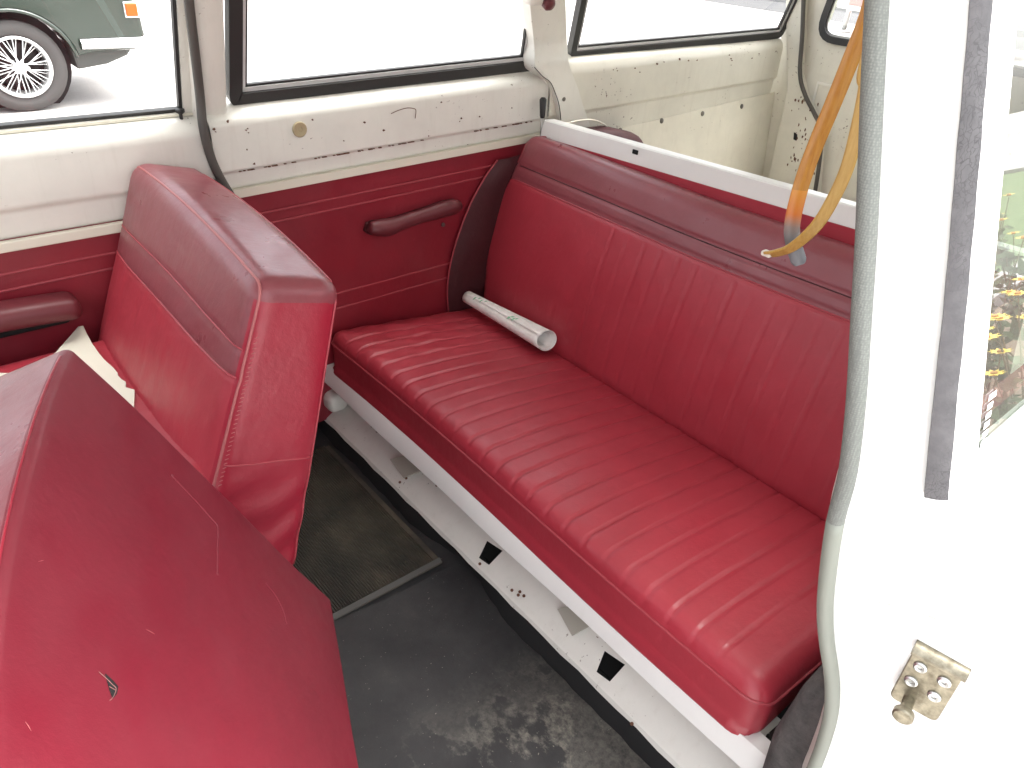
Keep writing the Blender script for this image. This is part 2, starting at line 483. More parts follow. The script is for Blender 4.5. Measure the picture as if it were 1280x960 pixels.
# loose grey cover plates on the step
for q in ([(697, 762), (718, 757), (737, 783), (715, 795)], [(488, 575), (520, 566), (543, 583), (505, 598)]):
    pts = [pxp(x, y, (.79, 0, -1.212), (-.5, 0, 1)) for x, y in q]
    obj('cover_plate', MB().prism(pts, (-.001, 0, .003)), mat('grey_card_patch', (.40, .38, .32), .6), heel)
mb = MB()
for (x, y) in [(500, 603), (508, 598), (546, 607), (640, 738), (648, 744), (655, 745), (650, 740), (600, 705), (790, 905)]:
    p = pxp(x, y, (.79, 0, -1.213), (-.5, 0, 1))
    mb.lathe([(.0035, 0), (.0035, .002)], p, (-.45, 0, .9), 8)
obj('rust_spots', mb, M['rustm'], heel)
# seat runner rail in front of the cushion (folded strip)
mb = MB()
rows = []
for i in range(31):
    y = lerp(.205, 1.655, i / 30); w = .0015 * math.sin(y * 13)
    rows.append([(.80, y, -1.072), (.772 + w, y, -1.072), (.765 + w, y, -1.079), (.757 + w, y, -1.118), (.760 + w, y, -1.122), (.800, y, -1.122)])
mb.grid(rows)
obj('seat_rail', mb, M['white_clean'], car, True, angle=35)
# far corner bracket: rounded white lump and step by the far sill
mb = MB(); rbox(mb, (.06, .08, .06), .022, (2, 2, 2), lambda p, n: Vector((.785, 1.61, -1.185)) + p)
obj('corner_bracket', mb, M['white'], car, True)

# dark felt over the near inner arch below the bench end, crumpled foil tape
mb = MB(); rbox(mb, (.80, .15, .52), .03, (6, 3, 4), lambda p, n: Vector((1.13, .130, -1.10)) + p + n * .006 * math.sin(p.x * 40 + p.z * 30))
def felt():
    m = mat('dark_grey_felt', (.075, .07, .068), .9); t = NT(m)
    c = t.ramp(t.noise(20, 5, .7), [(.3, (.04, .038, .038)), (.7, (.13, .12, .115))]); t.l(c, t.b.inputs['Base Color'])
    t.l(t.bump(t.noise(180, 3, .7), .5, .004), t.b.inputs['Normal']); return m
M['felt'] = felt()
obj('arch_felt', mb, M['felt'], car, True)
mb = MB(); rows = []
for i in range(14):
    t = i / 13; c = Vector((.775 + .11 * t, .222 - .006 * t, -1.105 + .03 * t))
    rows.append([c + Vector((.006 * random.uniform(-1, 1), -.012 + .012 * k + .003 * random.uniform(-1, 1), -.022 + .02 * k + .005 * random.uniform(-1, 1))) for k in range(3)])
mb.grid(rows)
obj('foil_tape', mb, M['foil'], car)

# ---- far wall: door, quarter panel, cargo side, all swept profiles
def sweep(prof_a, xa, prof_b, xb, n=12, wob=0):
    mb = MB(); rows = []
    for i in range(n + 1):
        t = i / n; x = lerp(xa, xb, t)
        rows.append([(x, lerp(a[0], b[0], t) + wob * math.sin(x * 17), lerp(a[1], b[1], t)) for a, b in zip(prof_a, prof_b)])
    mb.grid(rows); return mb
def prof_round(pts, r=.006, k=4):
    out = [Vector(pts[0])]
    for i in range(1, len(pts) - 1):
        p0, p1, p2 = Vector(pts[i - 1]), Vector(pts[i]), Vector(pts[i + 1])
        rr = min(r, (p1 - p0).length * .45, (p2 - p1).length * .45)
        a = p1 + (p0 - p1).normalized() * rr; b = p1 + (p2 - p1).normalized() * rr
        for j in range(k + 1):
            t = j / k; out.append(a * (1 - t) ** 2 + p1 * 2 * t * (1 - t) + b * t * t)
    out.append(Vector(pts[-1])); return out

def win_poly(x0t, x0b, x1b, x1t, zb0, zb1, zt):
    """window corner list on the far window plane as (x, z)"""
    return [(x0b, zb0), (x1b, zb1), (x1t, zt), (x0t, zt)]
def to_far(off=0):
    return lambda p, h: Vector((p[0], YW(p[1]), p[1])) + WN * (h + off)

def trim_lines(parent, x0, x1, zf, name='seam'):
    for z0, z1 in zf:
        mb = MB(); mb.tube([(lerp(x0, x1, i / 10), 1.6115, lerp(z0, z1, i / 10)) for i in range(11)], .0032, 6)
        obj(name, mb, M['pipe'], parent, True)

# far front door
door = obj('door', sweep(prof_round([(1.70, -.402), (1.628, -.404), (1.602, -.430), (1.600, -.524), (1.611, -.534), (1.612, -.585), (1.64, -.59)], .012), -.72,
           prof_round([(1.70, -.400), (1.628, -.402), (1.602, -.428), (1.600, -.524), (1.611, -.534), (1.612, -.585), (1.64, -.59)], .012), .548, 20), M['white'], car, True, angle=45)
mb = MB().box((-.72, 1.616, -1.25), (.556, 1.640, -.584))
obj('trim_panel', mb, M['red_card'], door, bevel=.004)
mb = MB().box((-.72, 1.602, -.606), (.556, 1.6155, -.585))
obj('trim_strip', mb, M['cream_trim'], door, bevel=.003)
for z0 in (-.652, -.685):
    obj('seam', MB().tube([(lerp(-.72, .556, i / 10), 1.616, z0 + .002 * math.sin(i)) for i in range(11)], .0030, 6), M['pipe'], door, True)
# door armrest and pull; a black bar paints the shadow gap under it
mb = MB()
P0 = Vector((.02, 1.575, -.748))
def armf(p, n):
    t = (p.x + .23) / .46
    q = Vector((p.x, p.y, p.z))
    q.z += .018 * math.sin(t * 3.0) ; q.y -= .012 * math.sin(max(0, min(1, t)) * math.pi)
    q.z *= 1.0
    return Vector((-.02, 1.578, -.728)) + q
rbox(mb, (.50, .075, .046), .021, (14, 3, 2), armf)
ar = obj('armrest', mb, M['arm'], door, True)
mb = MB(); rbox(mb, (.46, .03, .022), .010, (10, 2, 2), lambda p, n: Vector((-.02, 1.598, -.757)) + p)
obj('armrest_dark_backing', mb, M['black'], door, True)
# glass run strip, lock pin
mb = MB().box((-.72, 1.640, -.4005), (.540, 1.652, -.396))
obj('glass_seal', mb, M['cream_trim'], door)
pin = px(226, 153, Y=1.64)
mb = MB(); mb.lathe([(.005, -.012), (.005, 0), (.0035, .004), (.0035, .014), (.009, .018), (.009, .024)], (pin.x, 1.632, -.408), (0, 0, 1), 12)
obj('lock_pin', mb, M['rubber'], door, True)
dpoly = [(-.60, -.398), (.522, -.396), (.530, .07), (-.26, .07)]
mb = MB(); ring(mb, dpoly, -.014, .004, to_far(), -.012, .010)
obj('window_frame', mb, M['white'], door)
mb = MB(); ring(mb, dpoly, .0045, .011, to_far(), -.006, .006)
obj('window_seal', mb, M['rubber'], door)
mb = MB().add([to_far()(p, 0) for p in inset2(dpoly, .006)], [(0, 1, 2, 3)])
obj('window_glass', mb, M['glass'], door)

# far B pillar strip and its door seal
rows = []
for i in range(12):
    z = lerp(.12, -.425, i / 11); y = YW(z) - .034
    rows.append([(.536, y + .05, z), (.536, y + .004, z), (.540, y, z), (.596, y, z), (.601, y + .004, z), (.603, y + .05, z)])
pb = obj('centre_pillar', MB().grid(rows), M['white'], car, True, angle=50)
sp = [(233, -60), (236, 0), (243, 60), (250, 120), (254, 160), (263, 195), (275, 222), (290, 247)]
pth = []
for x, y in sp:
    q = px(x, y, Y=1.60); pth.append(px(x, y, Y=YW(q.z) - .045 if q.z > -.41 else 1.588))
def spline(pts, n=6):
    pts = [Vector(p) for p in pts]; out = []
    for i in range(len(pts) - 1):
        p0 = pts[max(i - 1, 0)]; p1 = pts[i]; p2 = pts[i + 1]; p3 = pts[min(i + 2, len(pts) - 1)]
        for j in range(n):
            t = j / n
            out.append(.5 * ((2 * p1) + (p2 - p0) * t + (2 * p0 - 5 * p1 + 4 * p2 - p3) * t * t + (3 * p1 - p0 - 3 * p2 + p3) * t ** 3))
    out.append(pts[-1]); return out
pth = spline(pth)
pth.append(Vector((.60, 1.59, -.75)))
obj('door_seal', MB().tube(pth, .0095, 10), M['seal'], pb, True)

# far rear quarter panel
K = .024
def zq(z, x): return z + K * (x - .6)
pa = [(1.70, -.384), (1.636, -.388), (1.600, -.412), (1.596, -.513), (1.606, -.519), (1.607, -.556), (1.64, -.56)]
pa_ = [(y, zq(z, .552)) for y, z in pa]; pb_ = [(y, zq(z, 1.50)) for y, z in pa]
quarter = obj('side_panel', sweep(prof_round(pa_, .011), .552, prof_round(pb_, .011), 1.50, 24, .0008), M['white'], car, True, angle=45)
mb = MB()
rows = []
for i in range(25):
    x = lerp(.575, 1.50, i / 24)
    rows.append([(x, 1.640, zq(-.566, x)), (x, 1.611, zq(-.566, x))] + [(x, 1.611 + .002 * math.sin(x * 19 + j), lerp(zq(-.566, x), -1.25, j / 12)) for j in range(1, 13)])
mb.grid(rows)
obj('trim_panel', mb, M['red_card'], quarter, True, angle=40)
mb = MB(); rows = []
for i in range(13):
    x = lerp(.575, 1.50, i / 12); rows.append([(x, 1.615, zq(-.574, x)), (x, 1.598, zq(-.574, x)), (x, 1.598, zq(-.555, x)), (x, 1.615, zq(-.555, x))])
mb.grid(rows, 0, True)
obj('trim_strip', mb, M['cream_trim'], quarter)
for z0 in (-.623, -.650):
    obj('seam', MB().tube([(lerp(.58, 1.36, i / 16), 1.6105, zq(z0, lerp(.58, 1.36, i / 16))) for i in range(17)], .0028, 6), M['pipe'], quarter, True)
for a, b in (((424, 385), (555, 348)), ((424, 366), (555, 331))):
    A = px(*a, Y=1.611); B = px(*b, Y=1.611)
    obj('seam', MB().tube([A.lerp(B, i / 10) for i in range(-3, 14)], .0028, 6), M['pipe'], quarter, True)
arm_px = [(462, 284, .011), (470, 285, .018), (485, 284, .020), (500, 279, .0165), (520, 272, .0155), (540, 266, .017), (556, 261, .019), (568, 258, .018), (575, 257, .010)]
pth_ = spline([px(x, y, Y=1.585) for x, y, r_ in arm_px], 4)
rr_ = [1.15 * interp([(i * 4, a[2]) for i, a in enumerate(arm_px)], i) for i in range(len(pth_))]
obj('armrest', MB().tube(pth_, rr_, 14, flat=1.0, up=(0, 0, 1)), M['arm'], quarter, True)
obj('armrest_dark_backing', MB().tube([p + Vector((0, .022, -.006)) for p in pth_], [r_ * .95 for r_ in rr_], 12), M['dark_red'], quarter, True)
q = px(556, 282, Y=1.60)
obj('armrest_screw', MB().lathe([(.006, 0), (.006, .003)], (q.x, 1.609, q.z), (0, -1, 0), 10), M['screw'], quarter)
# crease with rust line
mb = MB()
for i in range(90):
    x = lerp(.60, 1.45, i / 90)
    if random.random() < (.75 if x < 1.05 else .3):
        l = random.uniform(.003, .012); z = zq(-.5155, x)
        mb.box((x, 1.5945, z - random.uniform(.0006, .0018)), (x + l, 1.599, z + random.uniform(.0003, .001)))
obj('rust_line', mb, M['rustm'], quarter)
# grommet disc
g = px(375, 162, Y=1.595)
mb = MB(); mb.lathe([(.017, -.002), (.017, .0015), (.0155, .003), (.006, .002), (.005, .0005)], (g.x, 1.5965, g.z), (0, -1, 0), 24)
obj('plug', mb, mat('beige_plastic_plug', (.40, .33, .20), .5), quarter, True, angle=40)
# scratches / chips
mb = MB()
for x0, y0 in [(308, 163), (311, 166), (309, 187), (268, 162), (270, 165), (391, 150), (430, 176), (456, 153), (480, 163), (575, 152), (577, 148), (552, 128), (310, 161), (285, 152), (318, 205), (536, 170), (640, 135), (600, 146)]:
    q = px(x0, y0, Y=1.5955); r = random.uniform(.0012, .0034)
    pts = [(q.x + r * math.cos(k * 1.05) * random.uniform(.5, 1.4), 1.5952, q.z + r * math.sin(k * 1.05) * random.uniform(.5, 1.2)) for k in range(6)]
    mb.prism(pts, (0, .003, 0))
obj('paint_chips', mb, M['rustm'], quarter)
sc = [px(x, y, Y=1.5955) for x, y in ((489, 142), (498, 138), (509, 135), (518, 136), (520, 139), (519, 148))]
obj('scratch', MB().tube(spline(sc), .0009, 5), M['rustm'], quarter)
# quarter window: thick rubber, bright metal bead, glass
qp = [(.620, -.384), (1.462, -.362), (1.403, .07), (.630, .07)]
qr = round2(qp, .02, 4)
win = obj('window', ring(MB(), qr, -.006, .022, to_far(), -.008, .014), M['rubber'], quarter, True, angle=40)
mb = MB(); ring(mb, qr, .0222, .031, to_far(), -.004, .007)
obj('bead', mb, M['bead'], quarter, True, angle=40)
mb = MB(); ring(mb, qr, .0312, .036, to_far(), -.004, .004)
obj('inner_seal', mb, M['rubber'], quarter)
mb = MB(); pp = [to_far()(p, 0) for p in inset2(qr, .033)]
mb.add(pp, [tuple(range(len(pp)))])
obj('window_glass', mb, M['glass'], quarter)

# pillar between side windows
def pillar_loft(Ls, Rs, off, low):
    rows = []
    for (l, r) in zip(Ls, Rs):
        row = []
        for t in (0, 0, .33, .67, 1, 1):
            x, y = lerp(l[0], r[0], t), lerp(l[1], r[1], t)
            p = pxp(x, y, (0, YW(-.39) - off, -.39), WN)
            if p.z < -.29: p = px(x, y, Y=lerp(YW(-.29) - off, low, smooth(-.29, -.35, p.z)))
            row.append(p)
        row[0] = row[0] + Vector((.004, .05, 0)); row[-1] = row[-1] + Vector((-.004, .05, 0)); rows.append(row)
    return rows
Ls = spline([Vector((*p, 0)) for p in [(645, -170), (656, -60), (665, 30), (668, 60), (669, 86), (678, 95), (690, 106), (697, 130), (701, 160)]], 4)
Rs = spline([Vector((*p, 0)) for p in [(700, -170), (705, -60), (708, 30), (709, 55), (711, 78), (717, 96), (723, 112), (729, 132), (738, 158)]], 4)
pc = obj('rear_pillar', MB().grid(pillar_loft(Ls, Rs, .035, 1.576)), M['white'], car, True, angle=50)
# dark gap line down the pillar's front edge
gl = [pxp(x, y, (0, YW(-.39) - .038, -.39), WN) for x, y in ((668, 84), (678, 95), (688, 103), (694, 116), (699, 132), (701, 150))]
obj('gap_line', MB().tube(spline([px(*g_, Y=1.574) for g_ in ((668, 84), (678, 95), (688, 103), (694, 116), (699, 132), (701, 150))]), .0012, 6), M['rubber'], pc, True)
q = px(705, 124, Y=1.575)
obj('screw', MB().lathe([(.006, 0), (.006, .002), (.003, .004)], (q.x, 1.576, q.z), (0, -1, 0), 12), M['screw'], pc, True)
# belt anchor knob at the top of the frame
q = px(671, 3, Y=1.54)
mb = MB(); rbox(mb, (.07, .05, .035), .014, (2, 2, 2), lambda p, n: Vector((q.x - .006, 1.535, q.z + .012)) + p)
an = obj('belt_anchor', mb, M['white'], pc, True)
mb = MB(); mb.lathe([(.016, -.004), (.017, .01), (.010, .018)], (q.x + .01, 1.512, q.z + .004), (.2, -.8, -.5), 16)
obj('anchor_cap', mb, M['arm'], an, True)
# seat back catch lever
a = px(677, 172, Y=1.575); b = px(679, 122, Y=1.575)
mb = MB(); mb.tube([a, a.lerp(b, .5)], .0055, 8)
lv = obj('catch_lever', mb, M['steel'], quarter, True)
mb = MB(); mb.tube([a.lerp(b, .5), a.lerp(b, .55), a.lerp(b, .95), b], [.006, .0075, .010, .006], 10)
obj('lever_knob', mb, M['rubber'], lv, True)

# cargo side panel
ca = [(1.70, -.332), (1.632, -.336), (1.602, -.352), (1.592, -.375), (1.590, -.488), (1.600, -.496), (1.604, -.60), (1.600, -.95)]
cb = [(1.70, -.316), (1.612, -.318), (1.584, -.332), (1.574, -.352), (1.572, -.454), (1.581, -.461), (1.584, -.525), (1.590, -.95)]
cargo = obj('cargo_side', sweep(prof_round(ca, .010), 1.50, prof_round(cb, .010), 2.60, 20, .0012), M['white_rust'], car, True, angle=45)
hb = [px(775, 163, Y=1.597), px(981, 112, Y=1.577), None, None]
A, B = hb[0], hb[1]
C_ = px(957, 233, Y=1.530)
mb = MB().prism([A + Vector((-.02, 0, .004)), B, C_ + Vector((0, 0, -.10)), Vector((A.x - .02, 1.53, C_.z - .10))], (0, .006, 0))
hbo = obj('hardboard_panel', mb, M['hardboard'], cargo, bevel=.001)
for x, y in ((771, 162), (827, 151), (878, 142), (927, 133), (971, 124), (963, 184)):
    n = (B - A).cross(C_ - B).normalized(); n = n if n.y < 0 else -n
    q = pxp(x, y, A + n * .001, n)
    if x == 771: q = pxp(x + 4, y + 1, A + n * .001, n)
    obj('screw', MB().lathe([(.0085, -.002), (.0085, .0015), (.005, .004)], q, n, 12), M['screw'], hbo, True)
mb = MB()
for i in range(34):
    t = random.random(); x = lerp(1.66, 2.55, t)
    z = lerp(-.36, -.345, t) - abs(random.gauss(0, .02)); r = random.uniform(.001, .0038)
    y = lerp(1.5915, 1.5735, (x - 1.5) / 1.1) - .0012
    pts = [(x + r * math.cos(k * 1.05) * random.uniform(.5, 1.6), y, z + r * math.sin(k * 1.05) * random.uniform(.4, 1.0)) for k in range(6)]
    if z < -.362: mb.prism(pts, (0, .004, 0))
obj('paint_chips', mb, M['rustm'], cargo)
wp = [(1.600, -.340), (2.600, -.318), (2.600, .07), (1.548, .07)]
wr = round2(wp, .02, 4)
def to_cargo(p, h): return Vector((p[0], lerp(YW(p[1]), YW(p[1]) - .03, (p[0] - 1.5) / 1.1), p[1])) + WN * h
win2 = obj('window', ring(MB(), wr, -.004, .016, to_cargo, -.008, .012), M['rubber'], cargo, True, angle=40)
obj('bead', ring(MB(), wr, .0162, .023, to_cargo, -.004, .007), M['bead'], cargo, True, angle=40)
obj('inner_seal', ring(MB(), wr, .0232, .029, to_cargo, -.004, .004), M['rubber'], cargo)
pp = [to_cargo(p, 0) for p in inset2(wr, .025)]
obj('window_glass', MB().add(pp, [tuple(range(len(pp)))]), M['glass'], cargo)
# red arch hump with torn cream edge behind the bench corner
mb = MB(); rbox(mb, (.30, .12, .20), .05, (6, 4, 4), lambda p, n: Vector((1.70, 1.545, -.625)) + p + Vector((0, 0, -.25 * max(0, p.x) ** 1)))
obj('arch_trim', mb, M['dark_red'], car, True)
e = [px(x, y, Y=1.55) for x, y in ((702, 156), (722, 151), (740, 150), (756, 156), (762, 166))]
obj('torn_edge', MB().tube(spline(e), .005, 6, flat=.5), M['cream_trim'], car, True)

# rear corner pillar
XT = 2.62
dp = [(980, -130), (1012, -130), (1006, -40), (1003, 40), (1000, 92), (1007, 120), (1018, 142), (1027, 165), (1024, 205), (1019, 262), (945, 262), (957, 230), (968, 185), (983, 112)]
mb = MB().prism([px(x, y, X=XT - .03) for x, y in dp], (.045, 0, 0))
dpo = obj('corner_pillar', mb, M['white_rust'], car, bevel=.006)
ln = [px(x, y, X=XT - .034) for x, y in ((1012, -130), (1006, -40), (1003, 40), (1000, 92), (1007, 120), (1018, 142), (1027, 165), (1024, 205), (1018, 245))]
obj('tailgate_seal', MB().tube(spline(ln), .0075, 8), M['seal'], dpo, True)
q = px(994, 171, X=XT - .031)
obj('bracket_hole', MB().prism([q + Vector((-.001, a, b)) for a, b in ((.009, .014), (-.006, .009), (-.008, -.012), (.004, -.010))], (.002, 0, 0)), M['black'], dpo)
mb = MB()
for i in range(50):
    u = random.gauss(0, 1); q = px(1000 + random.gauss(6, 9), random.uniform(120, 235), X=XT - .0315); r = random.uniform(.002, .006)
    mb.prism([q + Vector((0, r * .6 * math.cos(k * 1.05) * random.uniform(.4, 1.5), r * math.sin(k * 1.05) * random.uniform(.4, 1.8))) for k in range(6)], (.003, 0, 0))
obj('paint_chips', mb, M['rustm'], dpo)
# tailgate
zt = .12
WL = px(1030, 20, X=XT).y; WB = px(1075, 56, X=XT).z
tw = [(WL, WB), (1.8 - WL, WB), (1.8 - WL + .05, .07), (WL - .05, .07)]
trd = round2(tw, .07, 6)
to_t = lambda p, h: Vector((XT, p[0], p[1])) + Vector((-1, 0, 0)) * h
mb = MB()
oo = [(1.64, -.93), (.16, -.93), (.22, zt), (1.58, zt)]
def dense(poly, n):
    out = []
    for i in range(len(poly)):
        a, b = Vector(poly[i]), Vector(poly[(i + 1) % len(poly)])
        for j in range(n): out.append(a.lerp(b, j / n))
    return out
od = dense(oo, 7); 
tin = trd
tin = tin[3:] + tin[:3]
mb.grid([[to_t(p, 0) for p in od], [to_t(p, .004) for p in tin], [to_t(p, -.03) for p in tin]], 0, True)
tail = obj('tailgate', mb, M['white_rust'], car)
obj('window_seal', ring(MB(), trd, -.010, .012, to_t, -.01, .018), M['rubber'], tail, True, angle=40)
obj('bead', ring(MB(), trd, .0122, .018, to_t, -.004, .009), M['steel'], tail, True, angle=40)
pp = [to_t(p, 0) for p in inset2(trd, .012)]
obj('window_glass', MB().add(pp, [tuple(range(len(pp)))]), M['glass'], tail)
# pressed rib rectangles on the tailgate skin and lower seal
for k in range(2):
    y0 = 1.42 - .20 * k
    mb = MB(); ring(mb, [(y0, -.62), (y0 - .06, -.62), (y0 - .06, -.44), (y0, -.44)], 0, .008, to_t, .0035, .007)
    obj('pressed_rib', mb, M['white'], tail)
obj('lower_seal', MB().tube([(XT - .03, 1.35, -.83), (XT - .03, .40, -.83)], .014, 8), M['rubber'], tail, True)
obj('cargo_floor', MB().box((1.44, .16, -.90), (XT - .002, 1.62, -.85)), M['hardboard'], car)

# outer skins, sill, roof, front
mb = MB()
rows = []
for x in (-1.35, -.7, .6, 1.5, 2.3, 2.62):
    rows.append([(x, 1.665, -.385 if x > .58 else -.405), (x, 1.70, -.42), (x, 1.775, -.56), (x, 1.79, -.75), (x, 1.77, -1.1), (x, 1.72, -1.38), (x, 1.60, -1.40)])
mb.grid(rows)
obj('outer_skin', mb, M['white_clean'], car, True, angle=50)
mb = MB()
rows = []
for i in range(9):
    x = lerp(-.62, 2.60, i / 8); zr = .20 - .05 * ((i - 4) / 4) ** 2
    rows.append([(x, .250, .095), (x, .270, .130), (x, .38, zr - .03), (x, .9, zr), (x, 1.42, zr - .03), (x, 1.53, .130), (x, 1.55, .095),
                 (x, 1.515, .080), (x, 1.41, zr - .055), (x, .9, zr - .03), (x, .39, zr - .055), (x, .285, .080)])
mb.grid(rows, 0, True)
roof = obj('roof', mb, M['white_clean'], car, True, angle=40)
mb = MB().prism([(XT - .04, .25, .09), (XT + .02, .25, .09), (XT + .02, .25, .16), (XT - .04, .25, .16)], (0, 1.3, 0))
obj('rear_header', mb, M['white_clean'], car)
# bulkhead, dash, front pillars and screen (out of the frame to the left)
obj('dashboard', MB().box((-1.05, .14, -.90), (-.72, 1.66, -.46)), M['black'], car, bevel=.03)
obj('bulkhead', MB().box((-1.10, .06, -1.34), (-1.05, 1.74, -.47)), M['black'], car)
for y0, y1 in ((.13, .295), (1.66, 1.515)):
    obj('windscreen_pillar', MB().tube([(-1.06, y0, -.44), (-.58, y1, .11)], .03, 8), M['white_clean'], car, True)
obj('windscreen', MB().add([(-1.06, .15, -.44), (-1.06, 1.64, -.44), (-.60, 1.50, .12), (-.60, .30, .12)], [(0, 1, 2, 3)]), M['glass'], car)

# ---- near side: door-shut pillar, its welt, cracked rubber strip, outer panel, side glass, striker
SEAL = [(1097, -220, .545), (1092, -60, .545), (1090, 0, .545), (1085, 100, .545), (1081, 200, .545), (1077, 300, .545), (1071, 400, .545), (1065, 500, .548), (1055, 590, .555), (1040, 650, .562), (1031, 710, .575), (1027, 760, .590), (1029, 800, .602), (1036, 850, .618), (1035, 890, .630), (1025, 930, .645), (1012, 965, .655), (1000, 1000, .665)]
seal3 = spline([px(x, y, X=X) for x, y, X in SEAL] + [Vector((.690, .098, -1.10)), Vector((.700, .095, -1.30))], 4)
def curve_z(pts):
    tab = sorted([(p.z, p) for p in pts], key=lambda a: a[0])
    return lambda z: interp(tab, z)
seal_at = curve_z(seal3)
# shut face outer corner curve and outer skin, by height
def ext_y(z): return interp([(-1.4, .04), (-1.1, -.035), (-.9, -.052), (-.74, -.050), (-.66, -.040), (-.58, -.012), (-.52, .030), (-.47, .070), (-.41, .116), (-.38, .127), (.03, .222), (.15, .25)], z)
zl = [lerp(.12, -1.28, i / 70) for i in range(71)]
def corner_at(z): return Vector((interp([(-1.3, .70), (-.9, .675), (-.6, .635), (-.4, .600), (0, .575), (.1, .573)], z), ext_y(z), z))
rows = []
for z in zl:
    s = seal_at(z); c = corner_at(z)
    d = c - s; d.z = 0
    r = [s + Vector((.006, .004, 0)), s + d * .18 + Vector((.010, 0, 0)), s + d * .5 + Vector((.007, 0, 0)), c + Vector((-.002, .012, 0)), c + Vector((.002, .003, 0)), c + Vector((.012, 0, 0))]
    for p in r: p.z = z
    r += [Vector((c.x + .016, c.y + .001, z)), Vector((c.x + .018, c.y + .004, z))]
    rows.append(r)
mb = MB(); mb.grid(rows)
pil = obj('door_pillar', mb, M['white_clean'], car, True, angle=60)
# inner return of the pillar (faces the cabin)
rows = []
for z in zl:
    s = seal_at(z); rows.append([s + Vector((.006, .004, 0)), s + Vector((.03, .018, 0)), s + Vector((.10, .012, 0)), Vector((.75, max(s.y - .01, ext_y(z) + .03), s.z))])
obj('inner_return', MB().grid(rows), M['white'], pil, True, angle=60)
up_s = [p for p in seal3 if p.z > -.462]; lo_s = [p for p in seal3 if p.z <= -.43]
obj('woven_welt', MB().tube([p + Vector((.003, -.002, 0)) for p in up_s], .0078, 12), M['welt'], pil, True)
obj('rubber_welt', MB().tube([p + Vector((.003, -.002, 0)) for p in lo_s], .0079, 12), mat('pale_grey_green_rubber', (.20, .212, .18), .6), pil, True)
# cracked grey strip on the pillar edge
LS = [(1212, -30), (1212, 0), (1204, 100), (1195, 200), (1187, 300), (1178, 400), (1167, 500), (1155, 618)]
RS = [(1242, -30), (1240, 0), (1232, 100), (1224, 200), (1215, 300), (1206, 400), (1196, 500), (1185, 622)]
def onshut(x, y, lift):
    lift = lift
    # march along the sight line to the shut face
    r = ray(x, y); best = None
    for i in range(400):
        X = .50 + i * .0006; p = r * (X / r.x); c = corner_at(p.z); s = seal_at(p.z)
        t = (p.y - s.y) / (c.y - s.y) if abs(c.y - s.y) > 1e-6 else 0
        if t <= 1.0: Xs = s.x + .006 + (c.x - s.x) * max(0, t)
        else: Xs = None
        if Xs is not None and X >= Xs - lift: return p
        if t > 1.0 and p.y <= c.y + .002 and X > c.x: return p
    return r * (.59 / r.x)
L3 = spline([onshut(x, y, .004) for x, y in LS], 8); R3 = spline([onshut(x, y, .004) for x, y in RS], 8)
rows = []
for i, (a, b) in enumerate(zip(L3, R3)):
    lift = Vector((-.004, -.002, 0)); wv = .0002 * math.sin(i * .9)
    a = a + Vector((wv * .5, wv, 0)); b = b + Vector((wv * .3, -wv, 0))
    rows.append([a + Vector((.004, .002, 0)), a + lift, a.lerp(b, .5) + lift * 1.3, b + lift, b + Vector((.004, .004, 0))])
obj('cracked_strip', MB().grid(rows), M['cracked'], pil, True, angle=50)
# faint joint line across the shut face
jl = [onshut(x, y, .0015) for x, y in ((1062, 742), (1095, 752), (1130, 760), (1165, 772), (1200, 785), (1218, 792))]
obj('joint_line', MB().tube(spline(jl), .0006, 5), mat('joint_shadow', (.45, .44, .40), .7), pil)
# striker plate
SC = onshut(1160, 850, 0)
sy = Vector((-.30, -.95, 0)).normalized()      # along the plate towards the outside (right in the view)
sy = (corner_at(SC.z) - seal_at(SC.z)); sy.z = 0; sy.normalize()
su = Vector((0, 0, 1)); sn = sy.cross(su); sn = sn if sn.x < 0 else -sn
S = lambda a, b, c: SC + sy * a + su * b + sn * c
M['zinc'] = mat('tarnished_zinc', (.36, .31, .20), .35, .75)
st = NT(M['zinc']); st.l(st.ramp(st.noise(120, 4, .6), [(.3, (.15, .13, .09)), (.7, (.34, .31, .23))]), st.b.inputs['Base Color'])
mb = MB()
pl = round2([(-.022, -.040), (.022, -.040), (.022, .040), (-.022, .040)], .007, 4)
mb.prism([S(p[0], p[1], .000) for p in pl], sn * .006)
stk = obj('striker_plate', mb, M['zinc'], pil, bevel=.001)
mb = MB()
prof = [(.0, .032), (.004, .0315), (.011, .034), (.012, .038), (.009, .042), (.003, .045), (0, .045)]
mb.grid([[S(a, h, c + .005) for c, h in prof] for a in (-.0235, -.018, 0, .018, .0235)], 0)
mb.prism([S(-.0235, h, c + .005) for c, h in prof], sy * .0006); mb.prism([S(.0235, h, c + .005) for c, h in prof], sy * -.0006)
obj('striker_ledge', mb, M['zinc'], stk, True, angle=35)
for a, b in ((-.011, .016), (.011, .014), (-.012, -.006), (.010, -.009)):
    mb = MB(); mb.lathe([(.0062, 0), (.0062, .0015), (.0045, .0028), (.0022, .0022), (.002, .0008)], S(a, b, .006), sn, 14)
    obj('screw', mb, M['steel'], stk, True, angle=40)
mb = MB(); mb.lathe([(.0055, 0), (.0055, .020), (.0095, .0205), (.0095, .026), (.008, .0275)], S(-.006, -.030, .004), sn, 18)
obj('roller', mb, M['zinc'], stk, True, angle=40)

